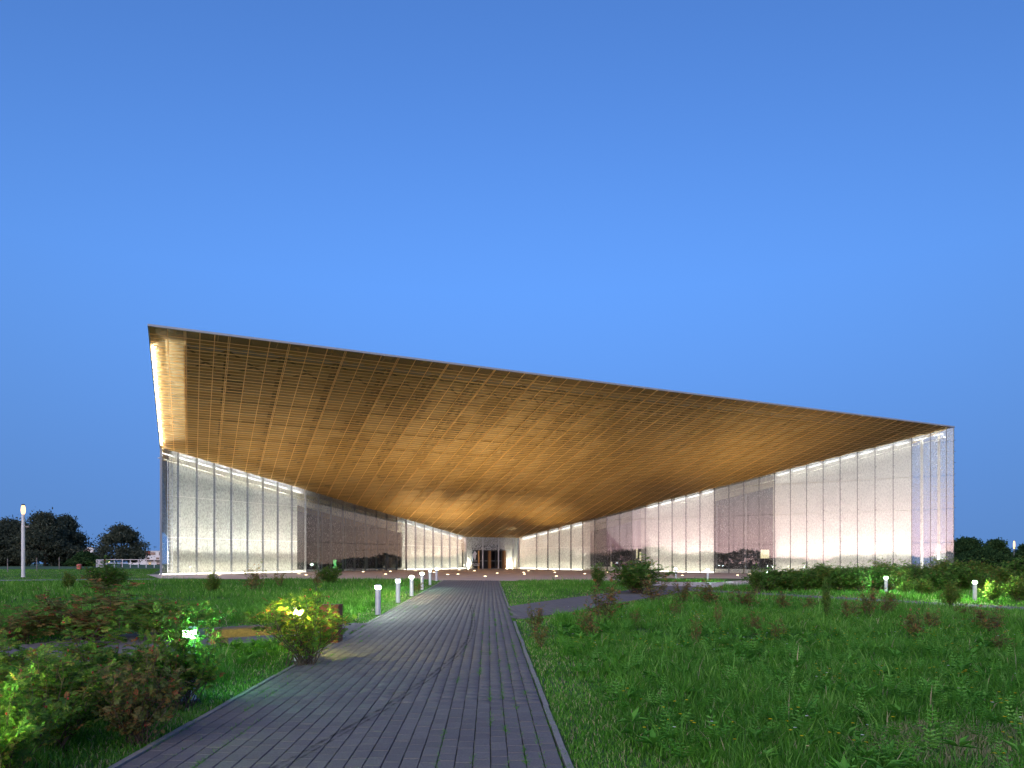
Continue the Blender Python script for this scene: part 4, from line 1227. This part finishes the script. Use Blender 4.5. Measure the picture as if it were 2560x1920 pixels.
def place_bush(key, u, v, wpx, hpx, lab, group, loc=None, rz=None, name='rose_bush', cat='bush'):
    P = at(u, v) if loc is None else Vector(loc)
    w, h = wpx * P.y / FPX, hpx * P.y / FPX
    t = thing(name, lab, cat, P, group, rng.random() * 6.28 if rz is None else rz)
    sc = w / (2.0 * RAD[key]) / 1.08
    t.scale = (sc, sc, h / 1.0)
    for nm, me in BUSH[key].items():
        o = bpy.data.objects.new(nm, me); COL.objects.link(o); o.parent = t
        if nm in ('hips', 'flowers'): o['kind'] = 'stuff'
    return t

NEARG, MEAD, HEDGE = 'rose bushes in the left foreground', 'russet shrubs in the right meadow', 'dense shrubs behind the right path'
B = [
    ('near_russet', 235, 1601, 350, 150, 'wide russet rose bush behind the bench path at far left', NEARG),
    ('near_olive', 410, 1597, 250, 112, 'olive rose bush between the russet bush and the timber bench', NEARG),
    ('near_russet', 50, 1606, 210, 86, 'low russet bush at the left frame edge above the side path', NEARG),
    ('near_olive', 455, 1772, 230, 215, 'leggy rose bush wrapped round the green lit bollard', NEARG),
    ('near_green', 250, 1800, 330, 190, 'broad olive rose bush in front of the side path paving', NEARG),
    ('near_green', 40, 1800, 270, 170, 'dark olive rose bush cut by the left frame edge', NEARG),
    ('near_russet', 345, 1862, 240, 185, 'low brownish rose bush nearest the paved path', NEARG),
    ('near_olive', 130, 1880, 290, 200, 'loose olive rose bush in the lower left', NEARG),
    ('near_green', -20, 1985, 260, 230, 'bright green lit bush in the bottom left corner', NEARG),
    ('mid_olive', 758, 1664, 240, 208, 'tall rose bush glowing yellow from inside beside the path', NEARG),
    ('flower', 258, 1480, 118, 66, 'rounded green rose bush with pink flowers on the left lawn', 'shrubs on the left lawn'),
    ('far_olive', 172, 1476, 36, 38, 'small dark shrub just left of the pink flowered rose bush', 'shrubs on the left lawn'),
    ('mid_russet', 632, 1482, 64, 66, 'upright brown shrub in front of the lit left glass wall', 'shrubs on the left lawn'),
    ('mid_russet2', 700, 1470, 30, 42, 'small reddish shrub between the brown one and the green one', 'shrubs on the left lawn'),
    ('far_green', 826, 1462, 62, 44, 'dense green shrub at the plaza edge before the dark windows', 'shrubs on the left lawn'),
    ('mid_russet', 795, 1468, 36, 38, 'reddish shrub touching the left of the dense green one', 'shrubs on the left lawn'),
    ('far_olive', 532, 1482, 40, 42, 'faint olive shrub left of the upright brown one', 'shrubs on the left lawn'),
    ('mid_russet2', 1043, 1484, 36, 30, 'yellowish shrub between the warm and greenish bollards', 'shrubs on the left lawn'),
    ('mid_russet', 1338, 1578, 62, 62, 'small russet shrub nearest the main path on the right', MEAD),
    ('mid_russet2', 1352, 1620, 52, 54, 'low rusty shrub below the russet one beside the path', MEAD),
    ('mid_russet', 1506, 1566, 112, 104, 'large airy russet shrub against the right side path', MEAD),
    ('mid_russet', 1478, 1604, 78, 82, 'russet shrub in front of the large airy one', MEAD),
    ('mid_russet', 1634, 1508, 104, 62, 'twiggy russet shrub standing across the side path', MEAD),
    ('mid_russet', 1708, 1510, 66, 58, 'second twiggy shrub along the side path', MEAD),
    ('mid_russet', 1776, 1514, 88, 56, 'broad twiggy shrub below the grass island', MEAD),
    ('far_green', 1893, 1482, 56, 56, 'upright green shrub hiding a bollard right of the island', MEAD),
    ('mid_russet', 1866, 1520, 90, 46, 'low russet shrub under the upright green one', MEAD),
    ('mid_russet2', 1585, 1570, 34, 40, 'tiny russet shrub in the grass below the side path', MEAD),
    ('mid_russet2', 1692, 1545, 34, 40, 'small russet shrub left of the red spire plant', MEAD),
    ('mid_russet2', 1739, 1622, 27, 78, 'thin red spire of leaves standing in the meadow', MEAD),
    ('mid_russet2', 1796, 1574, 24, 62, 'slender rust-red upright shrub in mid meadow', MEAD),
    ('mid_russet', 1890, 1595, 58, 58, 'rounded russet shrub at the centre of the right meadow', MEAD),
    ('mid_russet2', 1942, 1610, 36, 56, 'pale russet shrub right of the rounded one', MEAD),
    ('far_green2', 2065, 1552, 26, 80, 'dark upright columnar shrub in the right meadow', MEAD),
    ('mid_russet', 2128, 1556, 62, 56, 'russet shrub right of the dark upright one', MEAD),
    ('mid_russet', 2168, 1552, 64, 88, 'tall loose russet shrub left of the farther right bollard', MEAD),
    ('mid_russet', 2216, 1546, 58, 68, 'russet shrub growing over the foot of the farther bollard', MEAD),
    ('mid_russet', 2292, 1604, 72, 72, 'russet shrub with red hips right of centre meadow', MEAD),
    ('mid_russet', 2332, 1578, 52, 50, 'low shrub full of red hips behind its neighbour', MEAD),
    ('mid_russet2', 2416, 1548, 50, 36, 'low red shrub below the right bollard', MEAD),
    ('mid_russet', 2476, 1586, 104, 64, 'wide russet shrub near the right frame edge', MEAD),
    ('mid_russet2', 2502, 1640, 60, 50, 'reddish low shrub lowest at the right edge', MEAD),
    ('far_olive', 2376, 1520, 50, 54, 'olive shrub on the near side of the thin right path', MEAD),
    ('mid_russet', 1960, 1524, 56, 40, 'small russet shrub along the thin right path', MEAD),
    ('mid_russet', 2020, 1530, 50, 36, 'faint russet shrub left of the dark upright one', MEAD),
    ('far_green2', 1493, 1468, 40, 46, 'left one of two green shrubs before the right dark windows', HEDGE),
    ('far_green', 1596, 1484, 140, 80, 'large dark green shrub before the right glass wall', HEDGE),
]
for key, u, v, w, h, lab, grp in B:
    kh, kw = (1.28, 1.1) if key.startswith('near') else ((1.2, 1.1) if grp == MEAD else (1.15, 1.1))
    if key == 'mid_olive': kh = kw = 1.05
    if key.startswith('near') and v < 1610: kh, kw = 0.92, 1.0
    place_bush(key, u, v, w * kw, h * kh, lab, grp)
hedge = []
hr = random.Random(5)
for row, (v, top0) in enumerate(((1477, 45), (1470, 49), (1463, 48))):
    u = 1915 + row * 22
    while u < 2640:
        k_ = (u - 1900) / 660.0
        hedge.append((u, v + 6 * k_ + hr.uniform(-2, 2), 92 + hr.uniform(-16, 20), (top0 + 14 * min(1, k_ * 1.6)) * hr.uniform(0.82, 1.12), hr.choice(['far_green', 'far_green2', 'far_green', 'far_olive'])))
        u += 50 + hr.uniform(-8, 10)
hedge.sort()
for i, (u, v, w, h, key) in enumerate(hedge):
    cs = {0: 'dark green shrub', 1: 'leafy shrub'}[i % 2]
    place_bush(key, u, v, w, h, '%s in the right hedge, %s from the left' % (cs, ordinal(i)), HEDGE, name='hedge_shrub', cat='shrub')
for u, v, w, h, lab in ((2482, 1505, 52, 50, 'bright young shrub right of the farthest right bollard'), (2545, 1506, 70, 62, 'leafy green shrub at the right edge beside lit grass'), (2260, 1488, 40, 34, 'pale wispy shrub right of the farther bollard'), (2312, 1490, 60, 40, 'pale wispy shrub midway between the two right bollards')):
    place_bush('far_olive', u, v, w, h, lab, HEDGE)

# ------------------------------------------------------------------ trees
def tree(name, lab, P, h, w, seed, mat, nleaf=5200, leaf=0.26, group='trees in the distance', trunk_h=0.12, clumps=70, low=0.08):
    rd = random.Random(seed); rg = np.random.default_rng(seed)
    t = thing(name, lab, 'tree', P, group)
    P = Vector(P)
    tr = MB(); th = h * trunk_h
    rt = 0.022 * h + 0.05
    tr.tube([P + Vector((0, 0, -0.2)), P + Vector((0.02 * h, 0, th)), P + Vector((-0.01 * h, 0.01, h * 0.45)), P + Vector((0.02 * h, 0, h * 0.8))], [rt, rt * 0.8, rt * 0.5, rt * 0.12], 7)
    cs = []
    for k in range(clumps):
        z = low + (1 - low) * rd.random() ** 0.85
        env = math.sin(math.pi * min(1, max(0.0, (z - low) / (1 - low)) ** 0.62 * 0.93 + 0.05))
        a = rd.uniform(0, 2 * math.pi); rr_ = (w / 2) * env * math.sqrt(rd.uniform(0.15, 1.0)) * rd.uniform(0.8, 1.12)
        c = P + Vector((math.cos(a) * rr_, math.sin(a) * rr_, h * z)); cs.append(c)
        if k % 3 == 0:
            st = P + Vector((0, 0, max(th, h * z * 0.45)))
            tr.tube([st, st.lerp(c, 0.5) + Vector((0, 0, 0.03 * h)), c], [rt * 0.3, rt * 0.2, rt * 0.05], 4)
    tr.build('trunk', 'bark', t)
    per = nleaf // clumps
    C = np.concatenate([np.array(c) + rg.normal(0, 1, (per, 3)) * np.array([w * 0.075, w * 0.075, h * 0.05]) * rd.uniform(0.7, 1.3) for c in cs])
    C[:, 2] = np.maximum(C[:, 2], P.z + 0.1)
    n = len(C); D_ = unit(rg.normal(0, 1, (n, 3)) + [0, 0, -0.1]); Nn = unit(np.cross(D_, rg.normal(0, 1, (n, 3))))
    L_ = leaf * rg.uniform(0.6, 1.4, n)
    V, T = leaf_tris(C, D_, Nn, L_, L_ * 0.5)
    npmesh('crown', V, T, mat, np.repeat(np.clip(rg.beta(2, 2.2, n), 0, 1), 4), t)
    return t
def tpos(u, D): x = (u - CX) / FPX * D; return Vector((x, D, G(x, D)))
def th(v, D, P): return CAMH + (HY - v) / FPX * D - P.z
for i, (u, D, v, wpx, mat, lab, nl) in enumerate((
        (20, 128, 1306, 110, 'tree', 'dark willow at the left frame edge, leftmost of its row', 6500),
        (-45, 124, 1312, 120, 'tree', 'dark willow cut off by the left frame edge', 6500),
        (60, 140, 1316, 90, 'tree', 'dark willow directly behind the tall column lamp', 5200),
        (112, 126, 1294, 100, 'tree', 'tallest dark willow right of the tall column lamp', 8000),
        (165, 132, 1300, 92, 'tree', 'dark willow at the right end of the left row', 7500),
        (212, 120, 1384, 60, 'treeg', 'low dark green tree below the white house', 3000),
        (304, 130, 1321, 112, 'tree', 'lone spreading tree between the two white houses', 5200),
        (2412, 118, 1352, 96, 'treeg', 'dark green tree touching the right corner of the museum', 7000),
        (2490, 122, 1356, 66, 'treeg', 'dark round tree left of the right column lamp', 5000),
        (2455, 105, 1378, 110, 'treeg', 'low leafy tree in front of the right trees', 5000),
        (2572, 112, 1366, 70, 'treeg', 'dark tree behind the right column lamp at the frame edge', 5000),
        (2530, 150, 1392, 60, 'treeg', 'low distant tree beyond the right column lamp', 2500),
        (2660, 120, 1350, 120, 'treeg', 'tree cut off by the right frame edge', 4000))):
    P = tpos(u, D); hgt = th(v, D, P)
    tree('deciduous_tree', lab, P, hgt, wpx * D / FPX * (1.12 if u in (165, 212, 304) else 1.35), 100 + i, mat, int(nl * 2.2), 0.42 if mat == 'tree' else 0.36, clumps=80, low=0.10 if 'lone' in lab else 0.03, trunk_h=0.2)

# the far wood all round (seen beyond the lawns and mirrored in the right glass wall)
rg = np.random.default_rng(3)
n = 60000
az = rg.uniform(0, 2 * np.pi, n)
az = az[(np.abs(np.angle(np.exp(1j * (az - np.pi / 2)))) > 0.78)]
n = len(az)
rad = 190 + rg.uniform(-14, 14, n)
prof = 5.0 + 1.8 * np.sin(az * 9) + 1.5 * np.sin(az * 23 + 1) + 1.0 * np.sin(az * 57 + 2)
C = np.stack([np.cos(az) * rad, np.sin(az) * rad, np.zeros(n)], 1)
C[:, 2] = g(C[:, 0], C[:, 1]) + np.maximum(prof, 2.0) * rg.random(n) ** 0.7
D_ = unit(rg.normal(0, 1, (n, 3))); Nn = unit(np.cross(D_, rg.normal(0, 1, (n, 3)))); L_ = rg.uniform(0.8, 1.8, n)
V, T = leaf_tris(C, D_, Nn, L_, L_ * 0.7)
fwd = npmesh('far_wood', V, T, 'treeg', np.repeat(rg.random(n) * 0.6, 4))
tag(fwd, 'dark far-off belt of wood round the open lawns', 'wood', kind='stuff')

# ------------------------------------------------------------------ grass and meadow
def lawn_mask(x, y):
    ok = ~((x > pl(y) - 0.10) & (x < pr(y) + 0.11) & (y < PATH_END + 0.2))
    ok &= dist_polyline(x, y, RIGHT) > RW + 0.05
    ok &= dist_polyline(x, y, BRANCH) > BW + 0.05
    ok &= dist_polyline(x, y, LEFT) > LW_ + 0.05
    ok &= dist_polyline(x, y, FAR) > 0.75
    ok &= ~(inpoly(x, y, PLAZA) & ~inpoly(x, y, ISLAND))
    # behind the building
    ok &= ~((y > 50) & (y - 55.6 > (x + 27.8) * 1.0 - 200) & (x > -28.5 + (y - 55) * -0.45) & (y > 56 + 0.2 * np.maximum(x, 0)))
    for P in BPOS: ok &= np.hypot(x - P.x, y - P.y) > 0.10
    return ok

def edge_dist(x, y):
    d = np.minimum(np.where(y < PATH_END, np.minimum(np.abs(x - pl(y)), np.abs(x - pr(y))), 99), dist_polyline(x, y, LEFT) - LW_)
    d = np.minimum(d, np.minimum(dist_polyline(x, y, RIGHT) - RW, dist_polyline(x, y, BRANCH) - BW))
    return np.maximum(d, 0)

PH = rng.uniform(0, 6.28, (14,)); KX = rng.normal(0, 1.3, (14,)); KY = rng.normal(0, 1.3, (14,))
def patch(x, y, sc=1.0):
    v = 0
    for a, b, c in zip(KX, KY, PH): v = v + np.sin(x * a * sc + y * b * sc + c)
    return v / 14 ** 0.5 / 1.0                    # roughly unit variance /1.4

def blades(x, y, hgt, wid, lean, hue):
    n = len(x); az = rng.uniform(0, 2 * np.pi, n)
    sx_, sy_ = np.cos(az), np.sin(az)
    la = rng.uniform(0, 2 * np.pi, n); lx, ly = np.cos(la) * lean * hgt, np.sin(la) * lean * hgt
    z = g(x, y) - 0.015
    V = np.empty((n, 5, 3), np.float32)
    for k, (t, wf) in enumerate(((0, 1.0), (0.55, 0.8))):
        cx2, cy2, cz = x + lx * t * t, y + ly * t * t, z + hgt * t * (1 - 0.25 * lean * t)
        V[:, 2 * k, 0] = cx2 - sx_ * wid * wf / 2; V[:, 2 * k, 1] = cy2 - sy_ * wid * wf / 2; V[:, 2 * k, 2] = cz
        V[:, 2 * k + 1, 0] = cx2 + sx_ * wid * wf / 2; V[:, 2 * k + 1, 1] = cy2 + sy_ * wid * wf / 2; V[:, 2 * k + 1, 2] = cz
    V[:, 4, 0] = x + lx; V[:, 4, 1] = y + ly; V[:, 4, 2] = z + hgt * (1 - 0.35 * lean)
    b = (np.arange(n) * 5)[:, None]
    T = np.concatenate([b + [[0, 1, 3]], b + [[0, 3, 2]], b + [[2, 3, 4]]], 1).reshape(-1, 3)
    return V.reshape(-1, 3), T, np.repeat(hue, 5)

def sector(r0, r1, dens, half=R(50)):
    n = int(dens * half * (r1 * r1 - r0 * r0))
    r_ = np.sqrt(rng.uniform(r0 * r0, r1 * r1, n)); a = rng.uniform(-half, half, n)
    return r_ * np.sin(a), r_ * np.cos(a)

VV, TT, RR = [], [], []; base = 0
def push(x, y, h, w, lean, hue):
    global base
    V, T, Rn = blades(x, y, h, w, lean, hue); VV.append(V); TT.append(T + base); RR.append(Rn); base += len(V)
for r0, r1, dens, wd in ((4.2, 9.5, 2000, 0.0100), (9.5, 16, 900, 0.0135), (16, 30, 310, 0.020), (30, 56, 105, 0.030), (56, 85, 60, 0.05)):
    wv = 1.6 if r0 < 16 else 1.4
    x, y = sector(r0, r1, dens)
    k = lawn_mask(x, y)
    if r0 >= 56: k &= (x < -22) | (x > 30)
    x, y = x[k], y[k]
    ed = edge_dist(x, y)
    pt1 = patch(x, y, 0.55); pt2 = patch(x + 31, y - 17, 1.7)
    mown = np.clip((ed - (0.62 + 0.30 * pt2 + np.where(x > pr(y), 0.25, 0))) / 0.6, 0, 1)
    lawn_far = np.clip((np.hypot(x + 30, y - 60) < 40) & (y > 44) & (x < -18), 0, 1)
    hh = (0.05 + 0.03 * rng.random(len(x))) * (1 - mown) + mown * (0.16 + 0.07 * pt1 + 0.05 * pt2 + 0.14 * rng.random(len(x)) ** 2)
    hh = np.clip(hh, 0.035, 0.55); hh = np.where(lawn_far > 0, np.minimum(hh, 0.05), hh)
    hh = np.where(dist_polyline(x, y, FAR) < 5, np.minimum(hh, 0.07), hh)
    tall = rng.random(len(x)) < 0.02; hh = np.where(tall & (mown > 0.9), hh * 1.9, hh)
    dry = (np.hypot((x - 4.9) / 1.6, (y - 6.9) / 1.0) < 1) & (rng.random(len(x)) < 0.7)
    hue = np.clip(0.47 + 0.13 * pt2 + 0.10 * pt1 + rng.normal(0, 0.25, len(x)), 0.0, 0.93)
    hue = np.where((rng.random(len(x)) < 0.03 + 0.07 * (1 - mown)) | dry, 1.0, hue)
    hh = np.where(dry, hh * 0.6, hh)
    push(x, y, hh, wd * rng.uniform(0.45, wv, len(x)), rng.uniform(0.1, 0.75, len(x)), hue)
# tussocks of long arching blades
x, y = sector(5.0, 26, 3.2); k = lawn_mask(x, y) & (edge_dist(x, y) > 0.8); x, y = x[k], y[k]
m = 22
tx = np.repeat(x, m) + rng.normal(0, 0.05, len(x) * m); ty = np.repeat(y, m) + rng.normal(0, 0.05, len(x) * m)
th_ = np.repeat(rng.uniform(0.25, 0.55, len(x)), m) * rng.uniform(0.6, 1.15, len(tx))
push(tx, ty, th_, np.maximum(0.011, 0.0011 * ty) * rng.uniform(0.7, 1.3, len(tx)), rng.uniform(0.3, 1.1, len(tx)), np.clip(np.repeat(rng.uniform(0.35, 0.85, len(x)), m) + rng.normal(0, 0.08, len(tx)), 0, 0.93))
# tufts in the joints and along the kerbs
ys = 5.5 + 20 * rng.random(170) ** 1.3; cs = rng.choice([1, 2, 3, 4, 17, 19, 20, 21, 21, 22, 22, 23, 23], 170)
for yy, c in zip(ys, cs):
    m = int(rng.integers(18, 60)); Lt = rng.uniform(0.08, 0.4)
    y = yy + rng.uniform(-Lt, Lt, m); x = pl(y) + pitch * c + rng.normal(0, 0.012, m)
    push(x, y, rng.uniform(0.03, 0.085, m), np.full(m, 0.008), rng.uniform(0.3, 0.9, m), rng.uniform(0.2, 0.6, m))
for edge, s in ((pr, 1), (pl, -1)):
    m = 5200; y = 5 + 40 * rng.random(m) ** 1.6; keep = np.sin(y * 3.1 + 2 * s) + np.sin(y * 7.7) > -0.4
    y = y[keep]; x = edge(y) + s * (0.09 - np.abs(rng.normal(0, 0.05, len(y))))
    push(x, y, rng.uniform(0.03, 0.09, len(y)), np.full(len(y), 0.008), rng.uniform(0.4, 1.0, len(y)), rng.uniform(0.2, 0.65, len(y)))
gr = npmesh('meadow_grass', np.concatenate(VV), np.concatenate(TT), 'grass', np.concatenate(RR))
tag(gr, 'green meadow grass, mown short along the path edges', 'grass', kind='stuff')

# broad and feathery weeds
VV, TT, RR = [], [], []; base = 0
x, y = sector(5.0, 18, 8.0); k = lawn_mask(x, y) & (edge_dist(x, y) > 0.7); x, y = x[k], y[k]
for X, Y in zip(x, y):
    m = int(rng.integers(5, 10)); ht = rng.uniform(0.12, 0.40); Lw = rng.uniform(0.07, 0.28)
    a = rng.uniform(0, 6.28, m); el = rng.uniform(0.2, 1.1, m)
    D_ = np.stack([np.cos(a) * np.cos(el), np.sin(a) * np.cos(el), np.sin(el)], 1)
    C0 = np.tile([X, Y, G(X, Y) + ht * 0.5], (m, 1)); Nn = unit(np.array([0, 0, 1.0]) - D_ * D_[:, 2:3]); hue = np.clip(rng.normal(0.5, 0.2), 0, 1)
    if rng.random() < 0.55:                       # feathery leaf
        Sd = np.cross(D_, Nn)
        for kk in range(9):
            sg = 1 if kk % 2 else -1; tt_ = 0.2 + 0.8 * (kk // 2) / 4.0
            c = C0 + D_ * Lw * tt_; d = unit(D_ * 0.7 + Sd * sg) if kk < 8 else D_
            V, T = leaf_tris(c, d, Nn, np.full(m, Lw * 0.3 * (1.2 - 0.5 * tt_)), np.full(m, Lw * 0.09)); VV.append(V); TT.append(T + base); base += len(V); RR.append(np.full(len(V), hue))
    else:                                         # broad leaf
        V, T = leaf_tris(C0, D_, Nn, np.full(m, Lw * 0.8), np.full(m, Lw * 0.26)); VV.append(V); TT.append(T + base); base += len(V); RR.append(np.full(len(V), hue))
wd_ = npmesh('meadow_weeds', np.concatenate(VV), np.concatenate(TT), 'weed', np.concatenate(RR))
tag(wd_, 'feathery and broad leaved weeds scattered in the meadow', 'weeds', kind='stuff')
VV, TT, RR = [], [], []; base = 0
x, y = sector(5.5, 22, 2.2); k = lawn_mask(x, y) & (edge_dist(x, y) > 0.9) & (x > 1.0) & (patch(x, y, 0.8) > 0.1); x, y = x[k], y[k]
x = np.repeat(x, 3) + rng.normal(0, 0.16, len(x) * 3); y = np.repeat(y, 3) + rng.normal(0, 0.16, len(y) * 3)
n = len(x); C = np.stack([x, y, g(x, y) + rng.uniform(0.18, 0.36, n)], 1); hv = rng.random(n)
for kk in range(5):
    a = kk * 1.2566 + rng.uniform(0, 1, n); D_ = unit(np.stack([np.cos(a), np.sin(a), np.full(n, 0.5)], 1)); Nn = unit(np.array([0, 0, 1.0]) - D_ * D_[:, 2:3])
    V, T = leaf_tris(C, D_, Nn, np.full(n, 0.021), np.full(n, 0.019)); VV.append(V); TT.append(T + base); base += len(V); RR.append(np.repeat(hv, 4))
fl = npmesh('meadow_flowers', np.concatenate(VV), np.concatenate(TT), 'flower', np.concatenate(RR))
tag(fl, 'small yellow flowers dotted through the right meadow', 'flowers', kind='stuff')
